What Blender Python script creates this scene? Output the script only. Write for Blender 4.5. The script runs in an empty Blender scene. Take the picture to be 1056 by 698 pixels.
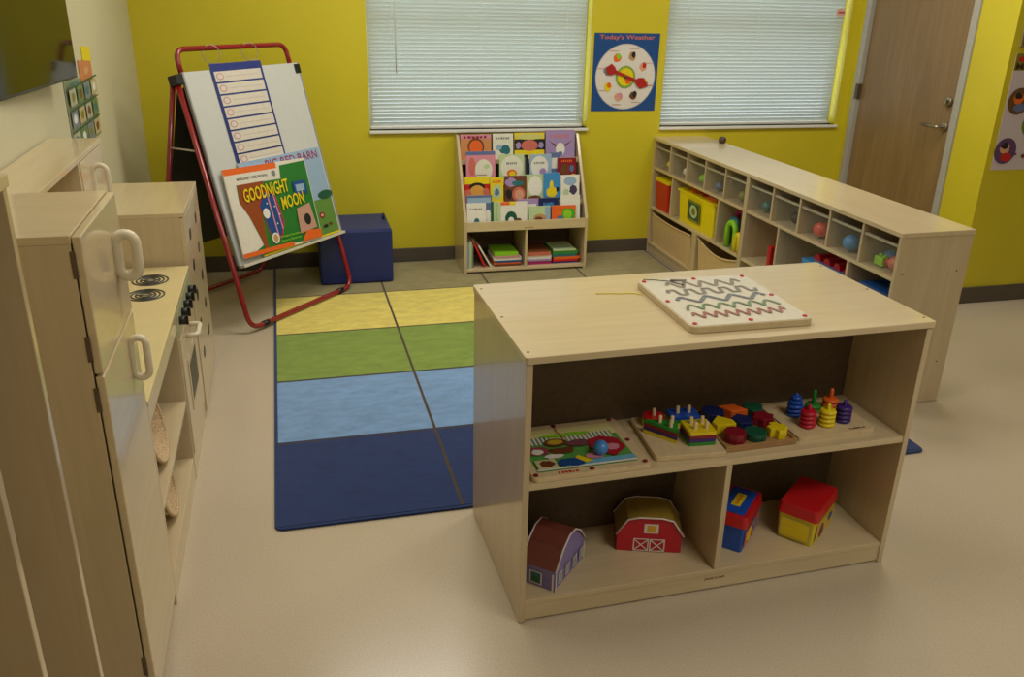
import bpy, bmesh, math, random
from mathutils import Vector as V, Matrix, Euler
random.seed(7)
PI = math.pi
SC = bpy.context.scene
COL = SC.collection

# ------------------------------------------------------------------ materials
def lin(c):
    o = []
    for v in c[:3]:
        v = v / 255.0
        o.append(v / 12.92 if v <= 0.04045 else ((v + 0.055) / 1.055) ** 2.4)
    return (*o, 1.0)

_m = {}
def base(name):
    m = bpy.data.materials.new(name); m.use_nodes = True
    nt = m.node_tree; b = nt.nodes['Principled BSDF']
    return m, nt, b

def mat(name, rgb, rough=0.5, var=0.06, scale=40, coat=0.0, metal=0.0, trans=0.0, alpha=1.0, bump=0.0, spec=0.5, emit=0):
    """plain procedural material: colour with a faint noise variation"""
    if name in _m: return _m[name]
    m, nt, b = base(name)
    n = nt.nodes; l = nt.links
    c = lin(rgb)
    tc = n.new('ShaderNodeTexCoord')
    no = n.new('ShaderNodeTexNoise'); no.inputs['Scale'].default_value = scale; no.inputs['Detail'].default_value = 3
    l.new(tc.outputs['Object'], no.inputs['Vector'])
    rp = n.new('ShaderNodeValToRGB')
    rp.color_ramp.elements[0].position = 0.3; rp.color_ramp.elements[1].position = 0.7
    rp.color_ramp.elements[0].color = (*[x * (1 - var) for x in c[:3]], 1)
    rp.color_ramp.elements[1].color = (*[min(1, x * (1 + var)) for x in c[:3]], 1)
    l.new(no.outputs['Fac'], rp.inputs['Fac']); l.new(rp.outputs['Color'], b.inputs['Base Color'])
    b.inputs['Roughness'].default_value = rough; b.inputs['Metallic'].default_value = metal
    b.inputs['Coat Weight'].default_value = coat; b.inputs['Coat Roughness'].default_value = 0.12
    b.inputs['Specular IOR Level'].default_value = spec
    b.inputs['Transmission Weight'].default_value = trans
    b.inputs['Alpha'].default_value = alpha
    if emit:
        b.inputs['Emission Color'].default_value = c; b.inputs['Emission Strength'].default_value = emit
    if bump:
        bp = n.new('ShaderNodeBump'); bp.inputs['Strength'].default_value = bump; bp.inputs['Distance'].default_value = 0.004
        l.new(no.outputs['Fac'], bp.inputs['Height']); l.new(bp.outputs['Normal'], b.inputs['Normal'])
    _m[name] = m
    return m

def wood(name, c1, c2, axis='X', rough=0.3, coat=0.25, fine=1.0):
    """varnished veneer with grain stretched along one axis"""
    if name in _m: return _m[name]
    m, nt, b = base(name); n = nt.nodes; l = nt.links
    tc = n.new('ShaderNodeTexCoord'); mp = n.new('ShaderNodeMapping')
    s = {'X': (1.2, 14, 14), 'Y': (14, 1.2, 14), 'Z': (14, 14, 1.2)}[axis]
    mp.inputs['Scale'].default_value = tuple(v * fine for v in s)
    l.new(tc.outputs['Object'], mp.inputs['Vector'])
    no = n.new('ShaderNodeTexNoise'); no.inputs['Scale'].default_value = 2.2; no.inputs['Detail'].default_value = 7; no.inputs['Distortion'].default_value = 0.9
    l.new(mp.outputs['Vector'], no.inputs['Vector'])
    n2 = n.new('ShaderNodeTexNoise'); n2.inputs['Scale'].default_value = 1.6; n2.inputs['Detail'].default_value = 2
    l.new(tc.outputs['Object'], n2.inputs['Vector'])
    ad = n.new('ShaderNodeMath'); ad.operation = 'MULTIPLY_ADD'; ad.inputs[1].default_value = 0.35
    l.new(n2.outputs['Fac'], ad.inputs[0]); l.new(no.outputs['Fac'], ad.inputs[2])
    rp = n.new('ShaderNodeValToRGB')
    rp.color_ramp.elements[0].position = 0.45; rp.color_ramp.elements[1].position = 0.92
    rp.color_ramp.elements[0].color = lin(c2); rp.color_ramp.elements[1].color = lin(c1)
    l.new(ad.outputs[0], rp.inputs['Fac']); l.new(rp.outputs['Color'], b.inputs['Base Color'])
    b.inputs['Roughness'].default_value = rough
    b.inputs['Coat Weight'].default_value = coat; b.inputs['Coat Roughness'].default_value = 0.07
    _m[name] = m
    return m

BIRCH = wood('birch_ply', (214, 195, 158), (203, 183, 145), 'X', rough=.3, coat=.55)
BIRCHY = wood('birch_ply_deep', (214, 195, 158), (203, 183, 145), 'Y', rough=.3, coat=.55)
BIRCHZ = wood('birch_ply_upright', (206, 187, 151), (194, 174, 138), 'Z', rough=.3, coat=.55)
DOORW = wood('door_veneer', (148, 120, 80), (128, 102, 66), 'Z', rough=0.4, coat=0.1, fine=0.7)
EDGE = mat('ply_edge', (205, 178, 138), 0.45, 0.1, 90)
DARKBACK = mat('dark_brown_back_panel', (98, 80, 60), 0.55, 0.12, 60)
TANK = mat('tan_back', (176, 148, 112), 0.5, 0.08, 30)
CREAM = mat('cream_plastic', (222, 212, 186), 0.3, 0.03)
BLACK = mat('black_plastic', (22, 22, 24), 0.35)
STEEL = mat('brushed_steel', (170, 165, 155), 0.3, 0.05, 80, metal=1.0)
HINGE = mat('dark_hinge_metal', (104, 90, 72), 0.45, 0.05, metal=0.5)
SCREW = mat('screw_cap', (95, 70, 48), 0.5)
WALLY = mat('yellow_wall_paint', (209, 195, 42), 0.42, 0.025, 3, bump=0.0)
WALLC = mat('cream_wall_paint', (206, 200, 170), 0.45, 0.02, 3)
CEIL = mat('ceiling_tile', (225, 222, 210), 0.8, 0.04, 60)
BASEB = mat('grey_brown_vinyl', (84, 76, 68), 0.45, 0.05)
FRAMEG = mat('grey_frame_paint', (172, 170, 160), 0.35, 0.02)
WHITE = mat('white_paint', (228, 228, 220), 0.4, 0.02)
BOARD = mat('whiteboard', (205, 207, 203), 0.25, 0.015, coat=0.3)
CHALK = mat('green_black_chalkboard', (26, 30, 26), 0.6)
RED = mat('red_enamel_tube', (140, 24, 32), 0.25, 0.04, coat=0.5)
PAPER = mat('cream_paper', (226, 218, 200), 0.6, 0.03)
CLEAR = mat('clear_bin_plastic', (222, 214, 190), 0.12, 0.02, alpha=0.06)
GLASS = mat('window_glass', (235, 240, 240), 0.03, 0.0, trans=1.0, alpha=0.25)
def C(name, rgb, rough=0.4, coat=0.15): return mat(name, rgb, rough, 0.04, 60, coat=coat)
cR = C('toy_red', (196, 22, 30)); cB = C('toy_blue', (26, 80, 186)); cG = C('toy_green', (40, 140, 50)); cY = C('toy_yellow', (232, 208, 20))
cO = C('toy_orange', (232, 104, 34)); cP = C('toy_purple', (62, 36, 120)); cM = C('toy_maroon', (132, 16, 36)); cN = C('toy_navy', (18, 34, 92))
cDG = C('toy_dark_green', (16, 84, 60)); cLB = C('toy_light_blue', (60, 140, 205)); cMG = C('toy_magenta', (170, 30, 110)); cLM = C('toy_lime', (140, 205, 40))
cK = C('ink_black', (24, 22, 24), 0.6, 0); cW = C('print_white', (232, 230, 222), 0.45, 0.1); cPK = C('print_pink', (214, 140, 160)); cLV = C('print_lavender', (164, 140, 190))
cTN = C('print_tan', (190, 150, 100)); cBR = C('print_brown', (110, 62, 34)); cGY = C('print_grey', (130, 132, 132)); cTL = C('print_teal', (40, 110, 120))
cSKY = C('print_sky', (150, 178, 206)); cMINT = C('print_mint', (186, 208, 160)); cPE = C('print_peach', (216, 160, 130)); cDB = C('print_deep_blue', (22, 74, 140))
cOL = C('print_olive', (130, 130, 50)); cSAL = C('print_salmon', (205, 110, 92)); cTB = C('print_blue_grey', (96, 112, 160))

# ------------------------------------------------------------------ mesh builder
class MB:
    def __init__(s): s.v = []; s.f = []; s.mi = []; s.sm = []; s.mats = []
    def m(s, mt):
        if mt not in s.mats: s.mats.append(mt)
        return s.mats.index(mt)
    def add(s, vs, fs, mt, smooth=False):
        o = len(s.v); k = s.m(mt); s.v += [tuple(v) for v in vs]
        for f in fs: s.f.append([i + o for i in f]); s.mi.append(k); s.sm.append(smooth)
        return s
    def box(s, x0, x1, y0, y1, z0, z1, mt):
        vs = [(x, y, z) for x in (x0, x1) for y in (y0, y1) for z in (z0, z1)]
        return s.add(vs, [(0, 1, 3, 2), (4, 6, 7, 5), (0, 4, 5, 1), (2, 3, 7, 6), (0, 2, 6, 4), (1, 5, 7, 3)], mt)
    def obox(s, c, d, R, mt):
        c = V(c); vs = [c + R @ V((x * d[0] / 2, y * d[1] / 2, z * d[2] / 2)) for x in (-1, 1) for y in (-1, 1) for z in (-1, 1)]
        return s.add(vs, [(0, 1, 3, 2), (4, 6, 7, 5), (0, 4, 5, 1), (2, 3, 7, 6), (0, 2, 6, 4), (1, 5, 7, 3)], mt)
    def prism(s, pts, ext, mt, smooth=False):
        """planar polygon (3d pts) extruded along ext"""
        n = len(pts); a = [V(p) for p in pts]; e = V(ext); b = [p + e for p in a]
        nrm = sum(((a[i] - a[0]).cross(a[(i + 1) % n] - a[0]) for i in range(n)), V())
        fl = nrm.dot(e) > 0
        fs = [list(range(n))[::-1] if fl else list(range(n)), [i + n for i in (range(n) if fl else reversed(range(n)))]]
        s.add(a + b, fs, mt)
        q = []
        for i in range(n):
            j = (i + 1) % n; q.append((i, j, j + n, i + n) if fl else (j, i, i + n, j + n))
        o = len(s.v) - 2 * n; k = s.m(mt)
        for f in q: s.f.append([i + o for i in f]); s.mi.append(k); s.sm.append(smooth)
        return s
    def poly(s, pts, mt): return s.add(pts, [list(range(len(pts)))], mt)
    def tube(s, pts, r, mt, seg=10, closed=False):
        P = [V(p) for p in pts]; n = len(P); rings = []
        T0 = (P[1] - P[0]).normalized(); up = V((0, 0, 1)) if abs(T0.z) < .9 else V((1, 0, 0))
        N = (up - T0 * up.dot(T0)).normalized()
        for i in range(n):
            if closed: T = (P[(i + 1) % n] - P[i - 1]).normalized()
            else: T = (P[min(i + 1, n - 1)] - P[max(i - 1, 0)]).normalized()
            N = (N - T * N.dot(T)).normalized(); B = T.cross(N)
            rr = r[i] if isinstance(r, (list, tuple)) else r
            rings.append([P[i] + (N * math.cos(2 * PI * k / seg) + B * math.sin(2 * PI * k / seg)) * rr for k in range(seg)])
        vs = [p for R in rings for p in R]; fs = []
        for i in range(n if closed else n - 1):
            a = i * seg; b = ((i + 1) % n) * seg
            for k in range(seg): fs.append((a + k, a + (k + 1) % seg, b + (k + 1) % seg, b + k))
        if not closed: fs.append(list(range(seg))[::-1]); fs.append([(n - 1) * seg + k for k in range(seg)])
        return s.add(vs, fs, mt, True)
    def lathe(s, prof, c, mt, seg=20, R=None, sx=1, sy=1):
        c = V(c); R = R or Matrix.Identity(3); vs = []; n = len(prof)
        for (r, z) in prof:
            for k in range(seg): vs.append(c + R @ V((r * sx * math.cos(2 * PI * k / seg), r * sy * math.sin(2 * PI * k / seg), z)))
        fs = [list(range(seg))[::-1]]
        for i in range(n - 1):
            for k in range(seg):
                j = (k + 1) % seg; fs.append((i * seg + k, i * seg + j, (i + 1) * seg + j, (i + 1) * seg + k))
        fs.append([(n - 1) * seg + k for k in range(seg)])
        return s.add(vs, fs, mt, True)
    def cyl(s, c, r, h, mt, seg=20, R=None):
        b = min(r, h) * 0.12
        return s.lathe([(r - b, 0), (r, b), (r, h - b), (r - b, h)], c, mt, seg, R)
    def ball(s, c, r, mt, sc=(1, 1, 1), seg=18):
        pr = [(max(1e-4, r * math.sin(PI * i / 10)) , -r * math.cos(PI * i / 10) * sc[2]) for i in range(11)]
        return s.lathe(pr, c, mt, seg, sx=sc[0], sy=sc[1])
    def build(s, name, parent=None, bevel=0, **kw):
        me = bpy.data.meshes.new(name); me.from_pydata(s.v, [], s.f)
        for mt in s.mats: me.materials.append(mt)
        me.polygons.foreach_set('material_index', s.mi); me.polygons.foreach_set('use_smooth', s.sm)
        me.update()
        o = bpy.data.objects.new(name, me); COL.objects.link(o)
        if parent: o.parent = parent
        if any(s.sm):
            pass
        if bevel:
            md = o.modifiers.new('bevel', 'BEVEL'); md.width = bevel; md.segments = 2; md.limit_method = 'ANGLE'; md.angle_limit = math.radians(50)
        for k, v in kw.items(): o[k] = v
        return o

def bx(name, parent, x0, x1, y0, y1, z0, z1, mt, bevel=0.0015, **kw):
    return MB().box(x0, x1, y0, y1, z0, z1, mt).build(name, parent, bevel, **kw)

def thing(name, label, cat, loc=(0, 0, 0), rz=0, group=None):
    o = bpy.data.objects.new(name, None); COL.objects.link(o); o.empty_display_size = 0.05
    o.location = loc; o.rotation_euler = (0, 0, rz); o['label'] = label; o['category'] = cat
    if group: o['group'] = group
    return o
def tag(o, label, cat, group=None, loc=None, rz=None):
    o['label'] = label; o['category'] = cat
    if group: o['group'] = group
    if loc is not None: o.location = loc
    if rz is not None: o.rotation_euler = (0, 0, rz)
    return o
def struct(o): o['kind'] = 'structure'; return o

def arc(c, r, a0, a1, n, U, W):
    return [V(c) + V(U) * (r * math.cos(a0 + (a1 - a0) * i / n)) + V(W) * (r * math.sin(a0 + (a1 - a0) * i / n)) for i in range(n + 1)]
def rounded(pts, r, n=5):
    """round the inner corners of a polyline"""
    P = [V(p) for p in pts]; out = [P[0]]
    for i in range(1, len(P) - 1):
        a = (P[i - 1] - P[i]); b = (P[i + 1] - P[i]); q = min(r, a.length * .45, b.length * .45)
        A = P[i] + a.normalized() * q; B = P[i] + b.normalized() * q
        for k in range(n + 1):
            t = k / n; out.append(A * (1 - t) ** 2 + P[i] * 2 * t * (1 - t) + B * t * t)
    out.append(P[-1]); return out

_tc = {}
def text_mesh(s):
    if s in _tc: return _tc[s]
    cu = bpy.data.curves.new('t', 'FONT'); cu.body = s; cu.size = 1; cu.resolution_u = 2; cu.offset = 0.018
    ob = bpy.data.objects.new('t', cu); COL.objects.link(ob)
    dg = bpy.context.evaluated_depsgraph_get(); me = bpy.data.meshes.new_from_object(ob.evaluated_get(dg))
    vs = [(v.co.x, v.co.y) for v in me.vertices]; fs = [tuple(p.vertices) for p in me.polygons]
    bpy.data.objects.remove(ob); bpy.data.curves.remove(cu); bpy.data.meshes.remove(me)
    _tc[s] = (vs, fs); return _tc[s]

class Art:
    """flat print on a plane: every mark sits a hair above the one before"""
    def __init__(s, mb, O, U, W, w, h, step=0.0003):
        s.mb = mb; s.O = V(O); s.U = V(U).normalized(); s.W = V(W).normalized(); s.N = s.U.cross(s.W); s.w = w; s.h = h; s.k = 1; s.step = step
    def p(s, x, y): return s.O + s.U * (x * s.w) + s.W * (y * s.h) + s.N * (s.k * s.step)
    def poly(s, pts, mt): s.mb.poly([s.p(*q) for q in pts], mt); s.k += 1; return s
    def rect(s, x0, y0, x1, y1, mt): return s.poly([(x0, y0), (x1, y0), (x1, y1), (x0, y1)], mt)
    def ell(s, cx, cy, rx, ry, mt, n=20, rot=0):
        return s.poly([(cx + rx * math.cos(2 * PI * i / n), cy + ry * math.sin(2 * PI * i / n)) for i in range(n)], mt)
    def blob(s, cx, cy, rx, ry, mt, seed=0, n=14):
        r = random.Random(seed + int(cx * 1000))
        return s.poly([(cx + rx * (0.75 + .35 * r.random()) * math.cos(2 * PI * i / n), cy + ry * (0.75 + .35 * r.random()) * math.sin(2 * PI * i / n)) for i in range(n)], mt)
    def line(s, pts, wd, mt):
        """ribbon of width wd (metres)"""
        P = [V((x * s.w, y * s.h, 0)) for x, y in pts]; L = []; R = []
        for i, q in enumerate(P):
            t = (P[min(i + 1, len(P) - 1)] - P[max(i - 1, 0)]).normalized(); nn = V((-t.y, t.x, 0)) * wd / 2
            L.append(q + nn); R.append(q - nn)
        f = lambda q, i: s.O + s.U * q.x + s.W * q.y + s.N * (s.k * s.step + i * 4e-6)
        for i in range(len(P) - 1): s.mb.poly([f(R[i], i), f(R[i + 1], i), f(L[i + 1], i), f(L[i], i)], mt)
        s.k += 1; return s
    def bars(s, x, y, wd, ht, mt, n=6, seed=1):
        """print too small to read: a row of short uneven strokes"""
        q = random.Random(seed + int(x * 991)); a = x; st = wd / n
        for i in range(n):
            w_ = st * (.55 + .3 * q.random()); h_ = ht * (.7 + .3 * q.random())
            s.mb.poly([s.p(a, y), s.p(a + w_, y), s.p(a + w_, y + h_), s.p(a, y + h_)], mt); a += st
        s.k += 1; return s
    def text(s, t, x, y, wd, ht, mt, slant=0.0):
        """text fitted in a box wd x ht (fractions), lower left at x,y"""
        vs, fs = text_mesh(t)
        x0 = min(v[0] for v in vs); x1 = max(v[0] for v in vs); y0 = min(v[1] for v in vs); y1 = max(v[1] for v in vs)
        o = [s.p(x + (a - x0) / (x1 - x0) * wd, y + (b - y0) / (y1 - y0) * ht + slant * (a - x0) / (x1 - x0)) for a, b in vs]
        s.mb.add(o, fs, mt); s.k += 1; return s

# ------------------------------------------------------------------ the room
LX = -0.79; DX = 3.82; WY = 5.4824; WR = -0.0178; CY = 4.05; H = 2.62
def wy(x): return WY + WR * x
# floor: speckled vinyl
fm, nt, b = base('speckled_vinyl_floor'); n = nt.nodes; l = nt.links
tc = n.new('ShaderNodeTexCoord')
n1 = n.new('ShaderNodeTexNoise'); n1.inputs['Scale'].default_value = 190; n1.inputs['Detail'].default_value = 6; n1.inputs['Roughness'].default_value = .7
n2 = n.new('ShaderNodeTexNoise'); n2.inputs['Scale'].default_value = 1.2; n2.inputs['Detail'].default_value = 3
mx = n.new('ShaderNodeMath'); mx.operation = 'MULTIPLY_ADD'; mx.inputs[1].default_value = .25
rp = n.new('ShaderNodeValToRGB'); rp.color_ramp.elements[0].position = .35; rp.color_ramp.elements[1].position = .85
rp.color_ramp.elements[0].color = lin((176, 161, 138)); rp.color_ramp.elements[1].color = lin((210, 196, 174))
l.new(tc.outputs['Object'], n1.inputs['Vector']); l.new(tc.outputs['Object'], n2.inputs['Vector'])
l.new(n2.outputs['Fac'], mx.inputs[0]); l.new(n1.outputs['Fac'], mx.inputs[2]); l.new(mx.outputs[0], rp.inputs['Fac']); l.new(rp.outputs['Color'], b.inputs['Base Color'])
b.inputs['Roughness'].default_value = .24; b.inputs['Specular IOR Level'].default_value = .5
struct(MB().box(LX - .1, 7.2, -2.6, 5.7, -0.1, 0, fm).build('floor'))
struct(MB().box(LX - .1, 7.2, -2.6, 5.7, H, H + .1, CEIL).build('ceiling'))
struct(MB().box(LX - .1, LX, -2.6, 5.6, 0, H, WALLC).build('wall_left'))
struct(MB().box(LX - .1, 7.2, -2.6, -2.5, 0, H, WALLC).build('wall_front'))
struct(MB().box(7.1, 7.2, -2.5, CY, 0, H, WALLY).build('wall_right'))
struct(MB().box(DX + .14, 7.2, CY, CY + .14, 0, H, WALLY).build('wall_recess'))
# back wall with two window openings (built along its own slightly turned line)
WIN = [(0.517, 1.925), (2.437, 3.752)]; SZ = 0.862; TZ = 2.12
w = MB()
xs = [LX - .1, WIN[0][0], WIN[0][1], WIN[1][0], WIN[1][1], DX + .15]
w.box(xs[0], xs[5], 0, .16, 0, SZ, WALLY).box(xs[0], xs[5], 0, .16, TZ, H, WALLY)
for a, c in ((0, 1), (2, 3), (4, 5)): w.box(xs[a], xs[c], 0, .16, SZ, TZ, WALLY)
bw = struct(w.build('wall_back')); bw.location = (0, WY, 0); bw.rotation_euler = (0, 0, WR)
def onwall(o): o.location = (0, WY, 0); o.rotation_euler = (0, 0, WR); return o
# door wall (faces the left): opening for the door
D0, D1, DZ = 4.325, 5.345, 2.07   # door opening incl. frame
w = MB(); w.box(DX, DX + .14, CY, D0, 0, H, WALLY).box(DX, DX + .14, D1, wy(DX) + .01, 0, H, WALLY).box(DX, DX + .14, D0, D1, DZ, H, WALLY)
struct(w.build('wall_door_side'))
dr = struct(thing('door_1', '', '', (DX, D0, 0))); del dr['label']; del dr['category']
f = MB(); W = D1 - D0
f.box(-.015, .1, 0, .05, 0, DZ, FRAMEG).box(-.015, .1, W - .05, W, 0, DZ, FRAMEG).box(-.015, .1, .05, W - .05, DZ - .05, DZ, FRAMEG)
f.build('door_frame', dr, .002)
MB().box(.015, .06, .055, W - .055, .01, DZ - .055, DOORW).build('door_panel', dr, .002)
h = MB(); h.cyl((.015, .115, .985), .028, .012, STEEL, R=Matrix.Rotation(-PI / 2, 3, 'Y'))
h.tube(rounded([(.01, .115, .985), (-.045, .115, .985), (-.045, .245, .985)], .02), .0095, STEEL); h.build('door_handle', dr)
h = MB(); h.cyl((.015, .115, 1.13), .027, .016, STEEL, R=Matrix.Rotation(-PI / 2, 3, 'Y')); h.box(-.012, .0, .113, .117, 1.12, 1.14, HINGE); h.build('deadbolt', dr)
for z in (.35, 1.1, 1.75):
    MB().box(-.02, .012, W - .058, W - .03, z - .05, z + .05, HINGE).build('hinge', dr, .002)
# baseboards
BBH = .1
o = struct(MB().box(LX, DX, -.012, 0, 0, BBH, BASEB).build('baseboard_back', None, .003)); onwall(o)
struct(MB().box(DX, 7.1, CY - .012, CY, 0, BBH, BASEB).build('baseboard_recess', None, .003))
struct(MB().box(DX - .012, DX, CY - .012, D0, 0, BBH, BASEB).build('baseboard_door_side', None, .003))
struct(MB().box(LX, LX + .012, -2.5, wy(LX) - .012, 0, BBH, BASEB).build('baseboard_left', None, .003))
# windows
for i, (a, c) in enumerate(WIN):
    wn = struct(thing('window_%d' % (i + 1), '', '')); del wn['label']; del wn['category']; onwall(wn)
    fr = MB(); g = .03
    for (x0, x1, z0, z1) in ((a, a + g, SZ, TZ), (c - g, c, SZ, TZ), (a + g, c - g, SZ, SZ + g), (a + g, c - g, TZ - g, TZ), (a + g, c - g, 1.5, 1.53)):
        fr.box(x0, x1, .1, .15, z0, z1, WHITE)
    fr.build('window_frame', wn, .002)
    MB().box(a + g, c - g, .122, .127, SZ + g, TZ - g, GLASS).build('glass_pane', wn)
    MB().box(a - .004, c + .004 + .01 * i, -.022, .1, SZ - .018, SZ, WHITE).build('window_sill', wn, .003)
    # blind, hung inside the opening
SLAT, nt, b = base('blind_slat_vinyl'); b.inputs['Base Color'].default_value = lin((200, 203, 188)); b.inputs['Roughness'].default_value = .4
b.inputs['Transmission Weight'].default_value = 0
tr = nt.nodes.new('ShaderNodeBsdfTranslucent'); tr.inputs['Color'].default_value = lin((190, 205, 205)); ms = nt.nodes.new('ShaderNodeMixShader'); ms.inputs[0].default_value = .18
nt.links.new(b.outputs[0], ms.inputs[1]); nt.links.new(tr.outputs[0], ms.inputs[2]); nt.links.new(ms.outputs[0], nt.nodes['Material Output'].inputs['Surface'])
for i, (a, c) in enumerate(WIN):
    bl = thing('window_blind', ['white mini blind over the left window, above the book display rack', 'white mini blind over the right window, next to the door, with small warning tag'][i], 'window blind', group=None); onwall(bl)
    s = MB(); z = SZ + .035; a2 = a + .008; c2 = c - .022
    while z < TZ - .04:
        pts = []
        for k in range(5):
            t = -1 + k / 2; an = math.radians(66); d = .0125 * t; bow = .0022 * (1 - t * t)
            pts.append((.052 - math.cos(an) * d - math.sin(an) * bow * 1, z + math.sin(an) * d - math.cos(an) * bow * -1))
        vs = [(a2, y, zz) for y, zz in pts] + [(c2, y, zz) for y, zz in pts]
        s.add(vs, [(k, k + 1, k + 6, k + 5) for k in range(4)], SLAT, True)
        z += .0225
    s.build('slats', bl)
    bx('bottom_rail', bl, a2, c2, .04, .064, SZ + .002, SZ + .018, WHITE)
    bx('head_rail', bl, a2, c2, .03, .075, TZ - .035, TZ - .002, WHITE)
    for x in (a + .15, (a + c) / 2, c - .15):
        MB().tube([(x, .036, SZ + .01), (x, .036, TZ - .03)], .0008, WHITE, 6).build('ladder_cord', bl)
    if i == 0:
        MB().tube([(a + .175, .028, 1.2), (a + .178, .028, TZ - .03)], .0035, WHITE, 8).build('tilt_wand', bl)
    else:
        t = MB(); t.prism([(c - .1, .03, 1.565), (c - .03, .03, 1.565), (c - .03, .03, 1.625), (c - .1, .03, 1.625)], (0, .002, 0), WHITE)
        A = Art(t, (c - .1, .0295, 1.565), (1, 0, 0), (0, 0, 1), .07, .06); A.ell(.5, .5, .48, .46, C('tag_pink', (226, 186, 176))); A.rect(.25, .45, .9, .62, cR)
        t.build('warning_tag', bl, label='small round pinkish warning tag')

# ------------------------------------------------------------------ rug
RUGM = {}
def rugmat(name, rgb):
    m, nt, b = base(name); n = nt.nodes; l = nt.links
    tc = n.new('ShaderNodeTexCoord'); no = n.new('ShaderNodeTexNoise'); no.inputs['Scale'].default_value = 9; no.inputs['Detail'].default_value = 8; no.inputs['Roughness'].default_value = .75
    mp = n.new('ShaderNodeMapping'); mp.inputs['Scale'].default_value = (1, 2.2, 1); l.new(tc.outputs['Object'], mp.inputs['Vector']); l.new(mp.outputs[0], no.inputs['Vector'])
    rp = n.new('ShaderNodeValToRGB'); c = lin(rgb); rp.color_ramp.elements[0].position = .3; rp.color_ramp.elements[1].position = .72
    rp.color_ramp.elements[0].color = (*[x * .78 for x in c[:3]], 1); rp.color_ramp.elements[1].color = (*[min(1, x * 1.2) for x in c[:3]], 1)
    l.new(no.outputs['Fac'], rp.inputs[0]); l.new(rp.outputs[0], b.inputs['Base Color']); b.inputs['Roughness'].default_value = .95
    b.inputs['Specular IOR Level'].default_value = .1; b.inputs['Sheen Weight'].default_value = .25
    n3 = n.new('ShaderNodeTexNoise'); n3.inputs['Scale'].default_value = 420; l.new(tc.outputs['Object'], n3.inputs['Vector'])
    bp = n.new('ShaderNodeBump'); bp.inputs['Strength'].default_value = .5; bp.inputs['Distance'].default_value = .003; l.new(n3.outputs['Fac'], bp.inputs['Height']); l.new(bp.outputs[0], b.inputs['Normal'])
    return m
rows = [rugmat('rug_navy', (36, 56, 106)), rugmat('rug_sky_blue', (122, 158, 204)), rugmat('rug_leaf_green', (128, 152, 66)), rugmat('rug_straw_yellow', (226, 208, 108)), rugmat('rug_olive_tan', (150, 140, 98))]
RBORD = rugmat('rug_border_navy', (36, 56, 104)); RLINE = rugmat('rug_grid_brown', (78, 64, 52))
rug = thing('rug', 'large rug of coloured bands from navy to tan, marked off by brown lines', 'rug', (-.127, 2.52, 0))
cx, cy = .6379, .588; RW, RD = 4 * cx - .022, 5 * cy + .002
pil = MB()
def rr(x0, x1, y0, y1, r, z):
    out = []
    for (a, b_, s) in ((x1 - r, y0 + r, -PI / 2), (x1 - r, y1 - r, 0), (x0 + r, y1 - r, PI / 2), (x0 + r, y0 + r, PI)):
        out += [(a + r * math.cos(s + t * PI / 10), b_ + r * math.sin(s + t * PI / 10), z) for t in range(6)]
    return out
pil.prism(rr(0, RW, 0, RD, .03, 0.0005), (0, 0, .0085), RBORD).build('binding', rug, .002)
pil = MB()
for j in range(5):
    pil.box(.014, RW - .014, .014 + j * cy * .998 if j else .014, min(RD - .012, (j + 1) * cy), .0085, .0105, rows[j])
pil.build('pile_bands', rug)
pil = MB()
for j in range(1, 5): pil.box(.014, RW - .014, j * cy - .004, j * cy + .004, .0092, .0109, RLINE)
for i in range(1, 4): pil.box(i * cx - .006, i * cx + .006, .014, RD - .012, .0092, .0111, RLINE)
pil.build('grid_lines', rug)
RZ = .0112   # height of the rug's surface

# ------------------------------------------------------------------ centre shelf (island)
AX, AY, AR, AW, AD, AH = .5484, 1.9094, .0174, 1.22, .5829, .833
sh = thing('storage_shelf', 'low birch double-sided toy shelf standing in the foreground on the rug edge', 'shelf', (AX, AY, 0), AR)
T = .018
tb = MB(); tb.prism(rr(-.004, AW + .004, -.006, AD + .004, .008, AH - .02), (0, 0, .02), BIRCH); tb.build('top_board', sh, .002)
for x in (0, AW - T): bx('side_panel', sh, x, x + T, 0, AD, 0.002, AH - .02, BIRCHZ)
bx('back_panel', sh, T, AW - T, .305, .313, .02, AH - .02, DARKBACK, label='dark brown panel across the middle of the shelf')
bx('middle_shelf', sh, T, AW - T, .003, .305, .437, .457, BIRCH)
bx('middle_shelf', sh, T, AW - T, .313, AD - .003, .437, .457, BIRCH)
bx('bottom_shelf', sh, T, AW - T, .004, .305, .057, .075, BIRCH)
bx('bottom_shelf', sh, T, AW - T, .313, AD - .004, .057, .075, BIRCH)
k = MB().box(T, AW - T, .006, .022, .006, .057, BIRCH); A = Art(k, (.585, .0058, .036), (1, 0, 0), (0, 0, 1), .07, .012); A.text('Jonti-Craft', 0, 0, 1, 1, cBR); k.build('kick_board', sh, 0)
bx('kick_board', sh, T, AW - T, AD - .022, AD - .006, .006, .057, BIRCH)
bx('divider', sh, .612, .630, .004, .305, .075, .437, BIRCHZ)
bx('divider', sh, .612, .630, .313, AD - .004, .075, .437, BIRCHZ)
for x in (.012, AW - .012):
    for y in (.03, .29, .54): MB().cyl((x, y, AH - .0005), .0042, .0012, SCREW, 12).build('screw_cap', sh)

def AL(x, y): # local shelf point -> world xy
    return (AX + x * math.cos(AR) - y * math.sin(AR), AY + x * math.sin(AR) + y * math.cos(AR))
def on(x, y, z): p = AL(x, y); return (p[0], p[1], z)

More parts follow.
